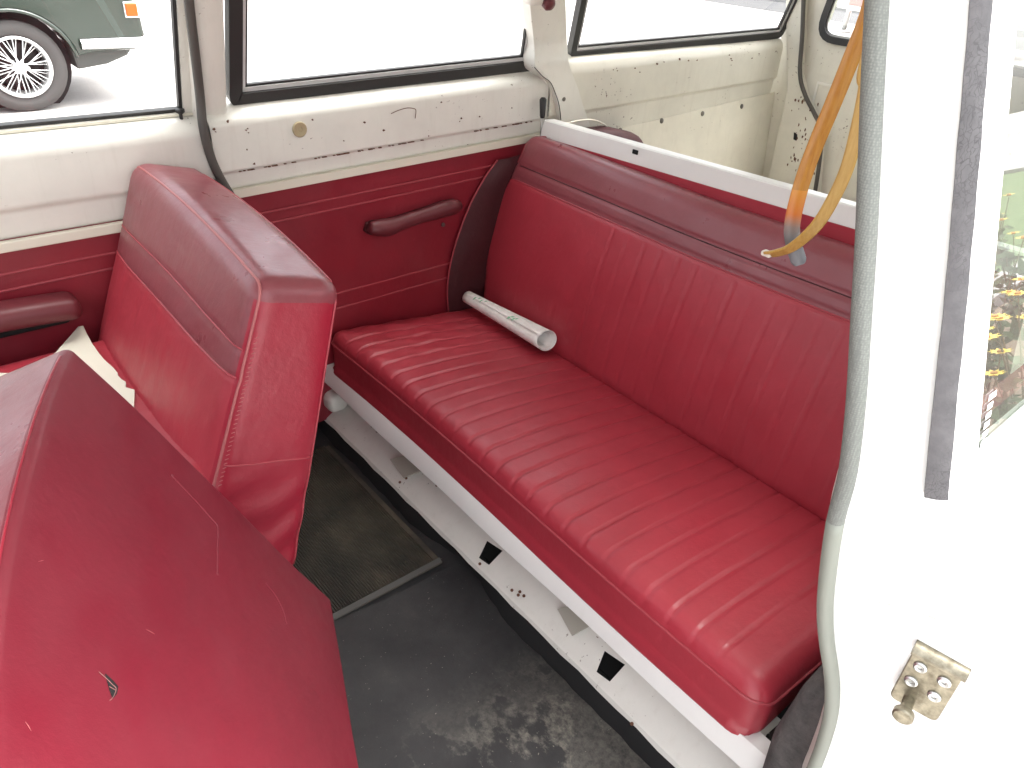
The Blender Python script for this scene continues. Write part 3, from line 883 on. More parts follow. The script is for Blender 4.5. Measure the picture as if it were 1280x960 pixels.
# outer skin of the near rear quarter, with its window
def YN(z): return ext_y(-.38) + (ext_y(.03) - ext_y(-.38)) * (z + .38) / .41
rows = []
for i in range(17):
    r = []; x = 2.62
    for z in [z_ for z_ in zl if z_ < -.40] + [-1.38]:
        x = lerp(corner_at(z).x + .0115, 2.62, (i / 16) ** 1.5); r.append((x, ext_y(z) + (.0006 if i == 0 else 0), z))
    r = [(r[0][0], YN(-.39) + .012, -.3935), (r[0][0], YN(-.39) + .001, -.396)] + r
    r.append((x, .14, -1.40)); rows.append(r)
nq = obj('outer_panel', MB().grid(rows), M['white_clean'], car, True)
gb0 = px(1220, 572, Z=-.398); gb1 = Vector((1.45, gb0.y, -.398))
NN = Vector((0, -1, .23)).normalized()
gt = px(1268, 0, Z=-.03)
np_ = [(gb0.x - .030, -.400), (1.42, -.385), (1.35, .075), (gt.x - .048, .075)]
to_n = lambda p, h: Vector((p[0], YN(p[1]), p[1])) + NN * h
# pillar face forward of the window
mb = MB().prism([to_n(p, -.004) for p in ((.606, -.4035), (gb0.x - .027, -.4035), (gt.x - .046, .09), (.580, .09))], NN * -.01)
obj('pillar_skin', mb, M['white_clean'], nq)
mb = MB(); ring(mb, np_, -.003, .010, to_n, -.006, .006)
obj('window_frame', mb, M['white_clean'], nq, bevel=.002)
mb = MB(); ring(mb, np_, .0102, .015, to_n, -.004, .002)
obj('window_seal', mb, mat('pale_grey_seal', (.36, .38, .36), .5), nq)
pp = [to_n(p, 0) for p in inset2(np_, .012)]
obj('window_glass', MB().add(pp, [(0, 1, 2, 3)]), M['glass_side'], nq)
mb = MB().prism([to_n(p, -.002) for p in ((1.40, -.40), (1.54, -.40), (1.47, .10), (1.33, .10))], NN * -.02)
obj('rear_skin', mb, M['white_clean'], nq)
cw = [(1.55, -.37), (2.56, -.34), (2.53, .07), (1.48, .07)]
obj('cargo_window_frame', ring(MB(), cw, -.02, .012, to_n, -.008, .004), M['rubber'], nq)
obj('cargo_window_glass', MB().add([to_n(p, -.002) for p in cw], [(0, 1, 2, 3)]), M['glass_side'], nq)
# maker's sticker on the glass: a small block of bars
mb = MB()
s0 = pxp(1234, 515, to_n((0.75, -.35), .0), NN)
for k in range(7):
    z0 = s0.z + .018 - k * .009
    w = .012 if k else .016
    mb.prism([Vector((x, YN(z), z)) + NN * .0012 for x, z in ((s0.x - .006, z0), (s0.x - .006 + w, z0), (s0.x - .006 + w, z0 - .0055), (s0.x - .006, z0 - .0055))], NN * .0003)
obj('window_sticker', mb, mat('white_print', (.8, .8, .8), .6), nq)
# inner lining of the near quarter
mb = MB().box((.80, .165, -.84), (2.58, .185, -.44)); obj('inner_lining', mb, M['red_card'], nq)
obj('sill', MB().box((-1.05, .02, -1.38), (.74, .11, -1.27)), M['white_clean'], car, bevel=.01)

def tyre_prof(r=.30, w=.165):
    return [(r * .66, -w * .36), (r * .80, -w * .50), (r * .93, -w * .47), (r, -w * .34), (r, w * .34), (r * .93, w * .47), (r * .80, w * .5), (r * .66, w * .36)]
for x, y in ((-1.15, .16), (-1.15, 1.64), (1.75, .16), (1.75, 1.64)):
    mb = MB(); mb.lathe(tyre_prof(.29, .15), (x, y, -G + .29), (0, 1, 0), 28)
    w = obj('wheel', mb, M['rubber'], car, True, angle=40)
    mb = MB(); mb.lathe([(.20, -.05), (.19, .0), (.06, .02), (.02, .03)], (x, y, -G + .29), (0, -1 if y < .9 else 1, 0), 24)
    obj('rim', mb, M['steel'], w, True, angle=40)

# ================================================================ REAR BENCH
bench = T('rear_bench_seat', 'long red pleated vinyl bench seat across the back of the car', 'car seat', (1.05, .92, -1.12))
PY0, PY1, PSP = .325, 1.56, .0515
def groove(y):
    if y < PY0 or y > PY1: return 0.0
    d = abs(((y - PY0 + PSP / 2) % PSP) - PSP / 2)
    return math.exp(-(d / .0026) ** 2) - .16 * math.cos(2 * math.pi * d / PSP) * 0
def cush(p, n):
    x = p.x; y = p.y; z = p.z
    q = Vector((p.x, p.y, p.z))
    tx = (x + .275) / .55; ty = y / .68
    topw = max(0, n.z)
    # crown, back tilt, sag in the middle, softly tucked front
    q.z += topw * (.014 * (1 - ty ** 4) * math.sin(max(0, min(1, tx)) * math.pi) ** .7)
    q.z += -.070 * (tx - .1) * (1 if z > 0 else .3)
    q.x += .006 * math.sin(y * 4 + .5) * (1 if x < 0 else 0)
    fade = smooth(.0, .05, .93 - tx) 
    amp = (.0031 if n.z > .75 else .0020) * (1 + .2 * math.sin(y * 17) * math.sin(y * 41)) * max(0, n.z + .55)
    g = groove(y + .92 + .004 * math.sin(x * 9))
    q -= n * (amp * g * fade * (topw ** .3 if topw > 0 else 0))
    q += n * (.0002 * abs(math.sin(math.pi * (y + .92 - PY0) / PSP)) * topw * fade * (1 if PY0 < y + .92 < PY1 else 0))
    # creases in the far end
    if n.z > .3 and y > .35:
        w = smooth(.35, .5, y)
        q.z += w * .0025 * (math.sin(x * 60 + y * 42) * math.sin(y * 71 - x * 13))
    # front fascia leans back at the bottom and sags in a little
    if n.x < -.5: q.x += .006 * math.sin(max(0, min(1, (z + .07) / .14)) * math.pi) - .010 * (z < -.04)
    q.x += .02 * max(0, -z - .02) * (x < 0)
    return Vector((1.045, .92, -1.030)) + q
mb = MB()
h = [.275, .68, .07]
NYC = 300
PC = rbox(mb, (.55, 1.365, .14), .042, (22, NYC, 4), cush, 0, 5)
cu = obj('seat_cushion', mb, M['red'], bench, True)
def loop_pts(fn_pts): return [PC(p) for p in fn_pts]
pp = []
r = .042
for i in range(80): pp.append((-.275, lerp(.68, -.682 + r, i / 79), .07 - r + .004))
for i in range(9):
    a = math.pi / 2 * i / 8; pp.append((-.275 + r * (1 - math.cos(a)), -.6825 + r * (1 - math.sin(a)), .07 - r + .004))
for i in range(30): pp.append((lerp(-.275 + r, .20, i / 29), -.6825, .07 - r + .004))
def pipe_path(P, pts, off=.0):
    return [P(p) for p in pts]
obj('piping', MB().tube(pipe_path(PC, pp), .0030, 7), M['pipe'], cu, True)

# backrest
Bb = Vector((.262, 0, .965)).normalized(); Bn = Vector((-.965, 0, .262)).normalized()    # up along it / out of its front
BO = Vector((1.375, .935, -.785))      # centre of the slab
HB = .53
def back(p, n):       # p.x = along the car width, p.y = height, p.z = out of the front
    u, v, w = p.x, p.y, p.z
    fr = max(0, n.z)
    y = u + .925
    tv = (v + HB / 2) / HB
    bul = .018 * (1 - (u / .69) ** 4) * math.sin(math.pi * max(0, min(1, tv)) ** .8)
    w2 = w + fr * bul
    if fr > .5 and v < .134:
        g = groove(y) if y < 1.30 else 0
        w2 -= .0024 * g * smooth(.134, .12, v) * smooth(1.35, 1.05, y)
    for sv in (.136, .176):
        w2 -= fr * .0035 * math.exp(-((v - sv) / .0035) ** 2)
    # end profile narrows at shoulder and foot
    edge = smooth(.50, .69, u)
    u2 = u - edge * (.055 * smooth(.02, .27, v) + .05 * smooth(-.02, -.26, v))
    edge = smooth(-.50, -.69, u)
    u2 += edge * (.05 * smooth(.02, .27, v))
    v2 = v + (.004 * math.sin(u * 3.1) + .016 * smooth(.1, -.6, u)) * smooth(.0, .2, v)
    return BO + Vector((0, u2, 0)) + Bb * v2 + Bn * w2
mb = MB()
EX = ((1, .136), (1, .176))
PB = rbox(mb, (1.38, HB, .10), .034, (240, 60, 3), back, 0, 5, EX)
MB0 = MB(); rbox(MB0, (1.38, HB, .10), .034, (240, 60, 3), lambda p, n: p, 0, 5, EX)
# upper band is the faded maroon vinyl, the field below is red
for i, f in enumerate(mb.f):
    c = sum((MB0.v[k] for k in f), Vector()) / len(f)
    mb.m[i] = 1 if c.y > .136 else 0
bk = obj('backrest', mb, [M['red'], M['maroon']], bench, True)
def back_line(v, u0, u1, lift=.0012, n=60):
    return [PB((lerp(u0, u1, i / n), v, .05)) + Bn * lift for i in range(n + 1)]
obj('lower_seam', MB().tube(back_line(.136, -.67, .665), .0022, 6), M['pipe'], bk, True)
obj('upper_seam', MB().tube(back_line(.176, -.67, .655, .0002), .0016, 6), M['dark_red'], bk, True)
pp = []
hh = HB / 2
for i in range(30): pp.append((.69, lerp(-hh + .05, hh - .034, i / 29), .05 - .010))
for i in range(8):
    a = math.pi / 2 * i / 7; pp.append((.69 - .034 * (1 - math.cos(a)), hh - .034 * (1 - math.sin(a)), .04 - .05 * i / 7))
for i in range(60): pp.append((lerp(.69 - .034, -.66, i / 59), hh, -.012))
obj('piping', MB().tube([PB(p) for p in pp], .0030, 7), M['pipe'], bk, True)
# dark side bolster between the backrest and the far trim
bolpx = [(560, 384), (560, 350), (568, 310), (585, 262), (606, 222), (622, 200)]
rows = []
for x, y in bolpx:
    a = px(x, y, Y=1.600); b = Vector((a.x + .16, 1.585, a.z + .02)); m_ = a.lerp(b, .5) + Vector((0, -.012, 0))
    rows.append([a, a.lerp(m_, .35) + Vector((0, -.004, 0)), m_ + Vector((0, -.008 * math.sin(y), 0)), m_.lerp(b, .5) + Vector((0, .004, 0)), b])
rows = [[p + Vector((.02, 0, -.12)) for p in rows[0]]] + rows
rws = list(zip(*[spline([r[k] for r in rows], 5) for k in range(5)]))
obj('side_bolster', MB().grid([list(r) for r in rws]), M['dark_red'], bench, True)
obj('bolster_piping', MB().tube(spline([r[0] for r in rows], 5), .0026, 6), M['pipe'], bench, True)
# white angle rail behind the backrest, with a square slot
A0, A1 = px(680, 151, X=1.455), px(1082, 264, X=1.455)
B0, B1 = px(675, 172, X=1.452), px(1082, 293, X=1.452)
ext = 1.32
A1 = A0 + (A1 - A0) * ext; B1 = B0 + (B1 - B0) * ext
mb = MB(); rows = []
for i in range(41):
    t = i / 40; a = A0.lerp(A1, t); b = B0.lerp(B1, t)
    rows.append([b, a, a + Vector((.004, 0, .003)), a + Vector((.035, 0, .002)), a + Vector((.035, 0, -.004)), b + Vector((.008, 0, 0))])
mb.grid(rows, 0, True)
rl = obj('top_rail', mb, M['white_clean'], bench, True, angle=35)
obj('back_board', MB().prism([(1.4475, B0.y, -1.05), B0 + Vector((-.0035, 0, .004)), B1 + Vector((-.0035, 0, .004)), (1.4475, B1.y, -1.05)], (.003, 0, 0)), M['red'], bench)
q = px(794, 190, X=1.4525)
obj('slot', MB().box((q.x - .0018, q.y - .008, q.z - .005), (q.x + .002, q.y + .008, q.z + .005)), M['black'], rl)
obj('rail_shadow_gap', MB().tube([B0 + Vector((.004, 0, -.004)), B1 + Vector((.004, 0, -.004))], .004, 6), M['rubber'], rl)

# ================================================================ FAR FRONT SEAT
fs = T('front_seat', 'upright red vinyl front seat against the far door, maroon headband and thick padded back', 'car seat', (.20, 1.27, FLOOR))
SW, SH = .625, .60
SO = Vector((.378, 1.2965, -.795))
Sb = Vector((.245, 0, .97)).normalized(); Sn = Vector((-.97, 0, .245)).normalized()
def fback(p, n):
    u, v, w = p.x, p.y, p.z
    tv = (v + SH / 2) / SH; fr = max(0, n.z)
    th = lerp(1.75, 1.02, tv)
    w2 = (w - .06) * th + .06 * 1.0 if False else w
    # thicker towards the bottom, on the front side
    if w > 0: w2 = w + (1 - tv) * .075
    w2 += fr * .022 * (1 - (u / .305) ** 4) * math.sin(math.pi * min(1, max(0, tv)) ** .9)
    for sv, d in ((.193, .0016), (.145, .0020)):
        w2 -= fr * d * math.exp(-((v - sv) / .0032) ** 2)
    if fr > .5 and v < .142:
        d = abs(((u + .021) % .042) - .021); w2 -= .0010 * math.exp(-(d / .004) ** 2) * smooth(.142, .13, v)
    v2 = v + (.014 * (1 - (u / .305) ** 2) + .026 * (u / .61 + .5)) * smooth(.1, .3, v)
    v2 -= .008 * (u / .305) ** 2 * math.exp(-((v - .18) / .07) ** 2)
    # rear top edge falls a little, sides wrinkle low down
    if n.z < -.2: v2 -= .004 * smooth(.15, .3, v)
    u2 = u * (1 - .02 * smooth(-.05, .30, v))
    if n.x < -.5: u2 += .0022 * math.sin(v * 70 + w * 60) * smooth(.0, -.12, v) + .0015 * math.sin(w * 45)
    return SO + Vector((0, u2, 0)) + Sb * v2 + Sn * w2
mb = MB()
PF = rbox(mb, (SW, SH, .145), .030, (60, 90, 8), fback, 0, 5, exact=((1, .145), (1, .193)))
MB0 = MB(); rbox(MB0, (SW, SH, .145), .030, (60, 90, 8), lambda p, n: p, 0, 5, exact=((1, .145), (1, .193)))
for i, f in enumerate(mb.f):
    c = sum((MB0.v[k] for k in f), Vector()) / len(f)
    u, v, w = c
    side = abs(u) > .297
    if side and v < .27: mb.m[i] = 2
    elif v > .145: mb.m[i] = 1
bk2 = obj('backrest', mb, [M['red'], M['maroon'], M['red_side']], fs, True)
hu, hv, hw = SW / 2, SH / 2, .0725
r = .030
pts = [(-hu + .004, lerp(-hv + .03, hv - r, i / 30), hw - .005) for i in range(31)]
pts += [(-hu + .004 + (r - .004) * (1 - math.cos(math.pi / 2 * i / 6)), hv - r + (r - .003) * math.sin(math.pi / 2 * i / 6), hw - .005) for i in range(1, 7)]
pts += [(lerp(-hu + r, hu - r, i / 40), hv - .003, hw - .005) for i in range(1, 41)]
pts += [(hu - .004, lerp(hv - r, -hv + .03, i / 20), hw - .005) for i in range(21)]
obj('piping', MB().tube([PF(p) for p in pts], .0024, 7), M['pipe_mid'], bk2, True)
pts = [(-hu, lerp(-hv + .04, hv - r, i / 30), -hw + .006) for i in range(31)] + [(lerp(-hu + r, hu - r, i / 30), hv, -hw + .006) for i in range(31)]
obj('rear_edge_piping', MB().tube([PF(p) for p in pts], .0024, 6), M['pipe'], bk2, True)
for v, mm, rr in ((.193, M['pipe'], .0015), (.145, M['pipe'], .0020)):
    pts = [PF((lerp(-hu + .01, hu - .01, i / 30), v, hw)) + Sn * .0012 for i in range(31)]
    obj('cross_seam', MB().tube(pts, rr, 6), mm, bk2, True)
pts = [PF((-hu, -.012 - .01 * i / 12, lerp(hw - .012, -hw + .008, i / 12))) for i in range(13)]
obj('side_seam', MB().tube(pts, .0018, 6), M['pipe'], bk2, True)
# stitched tuft line along the near front edge
mb = MB()
for i in range(34):
    a = PF((-hu, lerp(-.05, .215, i / 33), hw - .012)) ; b = PF((-hu, lerp(-.05, .215, i / 33) + .003, hw - .018))
    mb.tube([a, b], .0008, 5)
obj('stitching', mb, M['pipe_mid'], bk2)
# seat cushion (mostly hidden behind the other seat) and base
mb = MB()
rbox(mb, (.55, .56, .16), .04, (14, 14, 4), lambda p, n: Vector((.015, 1.275, -.882)) + p + Vector((0, 0, .03 * -p.x / .27 * 0 + max(0, n.z) * .012)))
obj('seat_cushion', mb, M['red'], fs, True)
obj('seat_base', MB().box((-.22, 1.03, FLOOR + .012), (.26, 1.52, -.98)), M['black'], fs, bevel=.02)

# ================================================================ NEAR FRONT SEAT, tipped forward
ns = T('tipped_front_seat', 'red vinyl front seat tipped forward, scuffed plain back with a small tear', 'car seat', (.10, .55, FLOOR))
a_ = Vector((.345, .918, .190)).normalized(); b_ = Vector((-.425, -.047, .904)); b_ = (b_ - a_ * b_.dot(a_)).normalized(); n_ = a_.cross(b_).normalized()
if n_.x < 0: n_ = -n_
AT = px(88, 432, Y=.78); LT = .625; WT = .54
CT = AT - a_ * (WT / 2) - b_ * (LT / 2) - n_ * .065
def nback(p, n):
    u, v, w = p.x, p.y, p.z
    tv = (v + LT / 2) / LT; rr = max(0, n.z)
    w2 = w + rr * .002 * (1 - (u / .27) ** 4) * (1 - ((v) / (LT / 2)) ** 4)
    w2 += rr * .0012 * math.sin(u * 21 + v * 9) * math.sin(v * 17 - u * 6)
    u2 = u; v2 = v
    # top is softly rounded at the corners
    v2 += .034 * (1 - (u / .27) ** 2) * smooth(.0, .31, v)
    u2 += .004 * math.sin(v * 8)
    return CT + a_ * u2 + b_ * v2 + n_ * w2
mb = MB()
PN = rbox(mb, (WT, LT, .13), .009, (50, 60, 6), nback, 0, 5)
for i, f in enumerate(mb.f):
    c = sum((mb.v[k] for k in f), Vector()) / len(f) - CT
    if c.dot(n_) < .054 and c.dot(b_) > .2: mb.m[i] = 1
nb = obj('backrest', mb, [M['red_back'], M['maroon']], ns, True)
hu, hv, hw = WT / 2, LT / 2, .065
pts = [(hu, lerp(-hv + .01, hv - .02, i / 30), hw - .006) for i in range(31)] + [(lerp(hu - .02, -hu + .02, i / 40), hv - .001, hw - .006) for i in range(41)] + [(-hu, lerp(hv - .02, -hv + .01, i / 30), hw - .006) for i in range(31)]
obj('edge_seam', MB().tube([PN(p) for p in pts], .0012, 6), M['red_side'], nb, True)
def onback(x, y, lift=.0):
    c = CT + n_ * (hw + lift)
    p = pxp(x, y, c, n_); d = p - CT
    u = d.dot(a_); v = d.dot(b_)
    return PN((max(-hu + .03, min(hu - .005, u)), max(-hv + .005, min(hv - .03, v)), hw)) + n_ * lift
# creases and scuffs on the back panel
for path, r_ in (([(216, 600), (240, 625), (262, 650), (270, 662), (270, 690), (270, 722)], .0008), ([(330, 728), (342, 742), (352, 762), (356, 778)], .0004), ([(268, 640), (330, 690), (408, 738)], .0) ):
    if r_: obj('crease', MB().tube(spline([onback(x, y, -.0008) for x, y in path], 8), r_ + .0010, 10), M['red_back'], nb, True)
mb = MB()
for (x, y, l, an) in [(195, 802, 10, .5), (80, 726, 10, .1), (60, 920, 16, .9)]:
    a = onback(x, y, .0003); b = onback(x + l * math.cos(an), y + l * math.sin(an), .0003)
    mb.tube([a, a.lerp(b, .5) + n_ * .0002, b], [.0001, .00028, .0001], 5)
obj('scuffs', mb, M['pipe_mid'], nb)
tc = [(150, 862), (158, 870), (163, 877), (161, 886), (157, 892), (154, 882), (152, 872)]
mb = MB().prism([onback(x, y, -.002) for x, y in tc], n_ * .0026)
obj('tear', mb, M['black'], nb)
mb = MB(); mb.tube(spline([onback(x, y, .0006) for x, y in ((147, 859), (154, 866), (160, 873), (164, 878), (161, 888), (157, 893))]), .00035, 6)
mb.tube([onback(157, 876, .001), onback(164, 880, .002)], .0003, 5)
obj('tear_lip', mb, mat('torn_backing', (.27, .12, .11), .8), nb, True)
# cushion folded in front of it, hinge legs
CC = CT - b_ * (LT / 2 - .09) - n_ * .30
mb = MB(); rbox(mb, (.50, .16, .46), .04, (12, 4, 12), lambda p, n: CC + a_ * p.x + b_ * p.y + n_ * p.z)
obj('seat_cushion', mb, M['red'], ns, True)
for s in (-.2, .2):
    f0 = CC + a_ * s - b_ * .06 - n_ * .17; obj('hinge_leg', MB().tube([f0, (f0.x, f0.y, FLOOR + .012)], .013, 8), M['steel'], ns, True)

# ================================================================ small things
# ribbed rubber mat
mx0, mx1, my0, my1 = .40, .735, 1.012, 1.56
mb = MB()
mb.box((mx0, my0, FLOOR + .006), (mx1, my1, FLOOR + .012))
n = 52
for i in range(n):
    x = lerp(mx0 + .012, mx1 - .012, (i + .5) / n); w = (mx1 - mx0 - .024) / n * .30
    mb.add([(x - w, my0 + .014, FLOOR + .012), (x - w * .5, my0 + .014, FLOOR + .0168), (x + w * .5, my0 + .014, FLOOR + .0168), (x + w, my0 + .014, FLOOR + .012),
            (x - w, my1, FLOOR + .012), (x - w * .5, my1, FLOOR + .0168), (x + w * .5, my1, FLOOR + .0168), (x + w, my1, FLOOR + .012)], [(0, 1, 5, 4), (1, 2, 6, 5), (2, 3, 7, 6)])
fm = obj('floor_mat', mb, M['ribs'], base=((mx0 + mx1) / 2, (my0 + my1) / 2, FLOOR))
tag(fm, 'muddy ribbed rubber mat on the black floor behind the upright front seat', 'mat')
mb = MB().prism([(mx0, my0 - .001, FLOOR + .010), (mx1, my0 - .001, FLOOR + .010), (mx1, my0 + .011, FLOOR + .016), (mx0, my0 + .011, FLOOR + .016)], (0, .0, .001))
obj('mat_border', mb, mat('worn_mat_edge', (.07, .066, .06), .7), fm)

# rolled newspaper
rp0, rp1 = px(584, 376, Z=-.975), px(684, 432, Z=-.972)
d = (rp1 - rp0).normalized(); sdv = d.cross(Vector((0, 0, 1))).normalized(); upv = sdv.cross(d)
rows = []
NR = 34
turns = 2.6
for i in range(15):
    t = i / 14; c = rp0.lerp(rp1, t) + Vector((0, 0, .013)); rr = lerp(.018, .034, t ** 1.2)
    row = []
    for k in range(int(NR * turns) + 1):
        ang = 2 * math.pi * k / NR + .9; q = rr * (1 - .13 * k / NR * (.4 + .6 * t))
        fl = 1.0 - .22 * t
        e = d * (-.010 * math.sin(ang) - .006 * (k / NR)) if i == 14 else Vector()
        row.append(c + sdv * (q * math.cos(ang) * 1.12) + upv * (q * math.sin(ang) * fl) + e)
    rows.append(row)
def newsprint():
    m = mat('newsprint', (.84, .84, .80), .75); t = NT(m)
    v = t.noise(45, 3, .6, t.map((1, 1, 1)))
    c = t.ramp(v, [(.3, (.76, .75, .70)), (.6, (.86, .86, .82))]); t.l(c, t.b.inputs['Base Color'])
    return m
paper = obj('rolled_newspaper', MB().grid(rows), newsprint(), base=(rp0 + rp1) / 2 - Vector((0, 0, .02)), smooth=True)
tag(paper, 'rolled white newspaper with small green print lying on the bench cushion', 'newspaper')
md = paper.modifiers.new('thick', 'SOLIDIFY'); md.thickness = .0006
# green print marks on the outer sheet
mb = MB()
def onroll(t, ang, lift=.0006):
    c = rp0.lerp(rp1, t) + Vector((0, 0, .013)); rr = lerp(.018, .034, t ** 1.2) + lift
    return c + sdv * (rr * math.cos(ang) * 1.12) + upv * (rr * math.sin(ang) * (1 - .22 * t))
for (t0, a0, dt, da) in [(.58, .75, .022, .30), (.60, 1.05, .024, .25), (.63, .80, .018, .35), (.655, 1.1, .014, .2), (.13, .7, .016, .5), (.17, 1.1, .014, .4), (.21, .8, .012, .5), (.25, 1.2, .012, .3)]:
    mb.grid([[onroll(t0 + dt * i / 3, a0 + da * j / 3 + .05 * i) for j in range(4)] for i in range(4)])
obj('green_print', mb, mat('green_ink', (.22, .48, .30), .7), paper)

# cream board lying on the far seat cushion
zb = -.785
bpx = [(-60, 462), (0, 466), (36, 467), (70, 440), (98, 408), (104, 407), (109, 418), (115, 429), (124, 442), (130, 449), (133, 452), (141, 459), (147, 466), (147, 469), (152, 474), (157, 477), (157, 484), (168, 487), (168, 497), (167, 515), (110, 520), (20, 560), (-60, 540)]
mb = MB().prism([px(x, y, Z=zb) for x, y in bpx], (0, 0, -.004))
o = obj('cream_board', mb, mat('cream_card', (.74, .72, .60), .7), base=(.1, 1.35, zb - .004))
tag(o, 'torn cream cardboard sheet on the far front seat, between the two front seats', 'cardboard')
# thin packing so the board rests on the cushion
# hanging amber strips
def amber(name, c1, c2, endz=None):
    m = mat(name, c1, .32); t = NT(m)
    w = t.noise(30, 4, .6, t.map((9, 9, 1.2)))
    c = t.ramp(w, [(.3, c2), (.7, c1)])
    if endz is not None:
        sep = t.n('ShaderNodeSeparateXYZ'); t.l(t.tc.outputs['Object'], sep.inputs[0])
        f = t.n('ShaderNodeMapRange'); f.inputs[1].default_value = endz; f.inputs[2].default_value = endz + .07
        t.l(sep.outputs[2], f.inputs[0])
        mid = t.ramp(f.outputs[0], [(.0, (.17, .175, .19)), (.25, (.24, .18, .16)), (.5, (.55, .16, .03)), (1, (.62, .27, .04))])
        c = t.mix(t.math('GREATER_THAN', f.outputs[0], .98), mid, c)
    t.l(c, t.b.inputs['Base Color'])
    t.b.inputs['Subsurface Weight'].default_value = 0
    return m
def ribbon(name, pix, X, wid, thick, material, nrm, label, upx):
    path = [px(x, y, X=xx) for (x, y), xx in zip(pix, X)]
    path = [Vector((upx[0], upx[1], .15))] + path
    path = spline(path, 8)
    nrm0, nrm1 = Vector(nrm[0]), Vector(nrm[1]); rows = []
    N_ = len(path)
    for i, p in enumerate(path):
        t = (path[min(i + 1, N_ - 1)] - path[max(i - 1, 0)]).normalized()
        n = nrm0.lerp(nrm1, i / (N_ - 1)); n = (n - t * n.dot(t)).normalized(); s = t.cross(n)
        w = wid / 2 * (1 if i < N_ - 2 else (.85 if i == N_ - 2 else .6)); h = thick / 2
        rows.append([p + s * w * .75 + n * h, p + s * w + n * h * .2, p + s * w - n * h * .2, p + s * w * .75 - n * h, p - s * w * .75 - n * h, p - s * w - n * h * .2, p - s * w + n * h * .2, p - s * w * .75 + n * h])
    mb = MB().grid(rows, 0, True)
    k = len(rows) * 8; mb.f.append(tuple(range(8))); mb.m.append(0); mb.f.append(tuple(range(k - 8, k))); mb.m.append(0)
    o = obj(name, mb, material, base=path[0], smooth=True, angle=40)
    return o
s1 = ribbon('amber_strip', [(1096, -20), (1082, 28), (1062, 78), (1041, 130), (1018, 185), (1002, 230), (991, 275), (991, 300), (1000, 331)], [.99, .99, .99, .99, .99, .985, .98, .98, .985], .022, .005, amber('amber_varnish', (.52, .25, .045), (.42, .17, .025), -.375 - .150), ((-.7, -.7, 0), (-.75, -.55, -.1)), '', (.99, .50))
tag(s1, 'bent orange-amber strip with a grey lower end, hanging behind the white pillar', 'strip', 'amber strips hanging from the roof')
s2 = ribbon('amber_strip', [(1088, 60), (1082, 110), (1072, 160), (1058, 212), (1038, 255), (1018, 285), (992, 308), (972, 316), (957, 318)], [.95, .95, .95, .95, .95, .95, .955, .96, .965], .017, .005, amber('honey_varnish', (.54, .34, .10), (.45, .26, .06)), ((-.85, -.5, 0), (-.5, -.2, -.8)), '', (.95, .46))
tag(s2, 'pale honey-coloured strip curling forward with a white tip, crossing the orange strip', 'strip', 'amber strips hanging from the roof')
q = px(959, 317, X=.964)
mb = MB(); rbox(mb, (.012, .016, .008), .003, (1, 1, 1), lambda p, n: q + p)
obj('white_tip', mb, mat('torn_white_end', (.75, .70, .62), .7), s2, True)

# ================================================================ GREEN CAR outside
gc = T('green_car', 'dark green classic car with wire wheel and chrome bumper parked across the forecourt', 'car', (0, 8.0, -G))
gp = mat('dark_green_paint', (.018, .032, .023), .22); gp.node_tree.nodes['Principled BSDF'].inputs['Coat Weight'].default_value = .6
GY = 7.22
def arc(cx, cz, r, a0, a1, n=14): return [(cx + r * math.cos(lerp(a0, a1, i / n)), cz + r * math.sin(lerp(a0, a1, i / n))) for i in range(n + 1)]
wx, wz = 1.10, -1.30
wx2 = -1.25
prof = [(-1.95, -1.20), (-1.98, -.95), (-1.90, -.78), (-1.2, -.70), (-.3, -.66), (.8, -.67), (1.6, -.70), (1.98, -.76), (2.06, -.86), (2.07, -1.08), (2.0, -1.19), (1.62, -1.20)]
prof += [p for p in arc(wx, wz, .425, .18, math.pi - .02)] + [(.70, -1.42), (-.82, -1.42)] + arc(wx2, wz, .41, .0, math.pi) + [(-1.70, -1.25)]
def body_panel(y0, y1, sc0):
    pass
mb = MB().prism([(x, GY, z) for x, z in prof], (0, 1.5, 0))
body = obj('body', mb, gp, gc, bevel=.025)
mb = MB()
mb.prism([(x, GY + .12, z) for x, z in ((-.75, -.68), (-.35, -.30), (.45, -.28), (.95, -.67))], (0, 1.26, 0))
obj('cabin', mb, mat('dark_hood', (.02, .02, .022), .6), gc, bevel=.05)
# wheel arch lip and dark well
pts = [(x, GY - .006, z) for x, z in arc(wx, wz, .425, .18, math.pi - .02, 24)]
obj('arch_lip', MB().tube(pts, .014, 8), gp, body, True)
obj('wheel_well', MB().lathe([(.41, 0), (.41, .30)], (wx, GY + .25, wz), (0, 1, 0), 32), M['black'], body)
# valance under the bumper
mb = MB().prism([(x, GY + .10, z) for x, z in ((1.50, -1.16), (2.0, -1.17), (1.93, -1.25), (1.76, -1.31), (1.52, -1.34))], (0, 1.3, 0))
obj('valance', mb, mat('dark_grey_valance', (.06, .065, .06), .5), gc, bevel=.02)
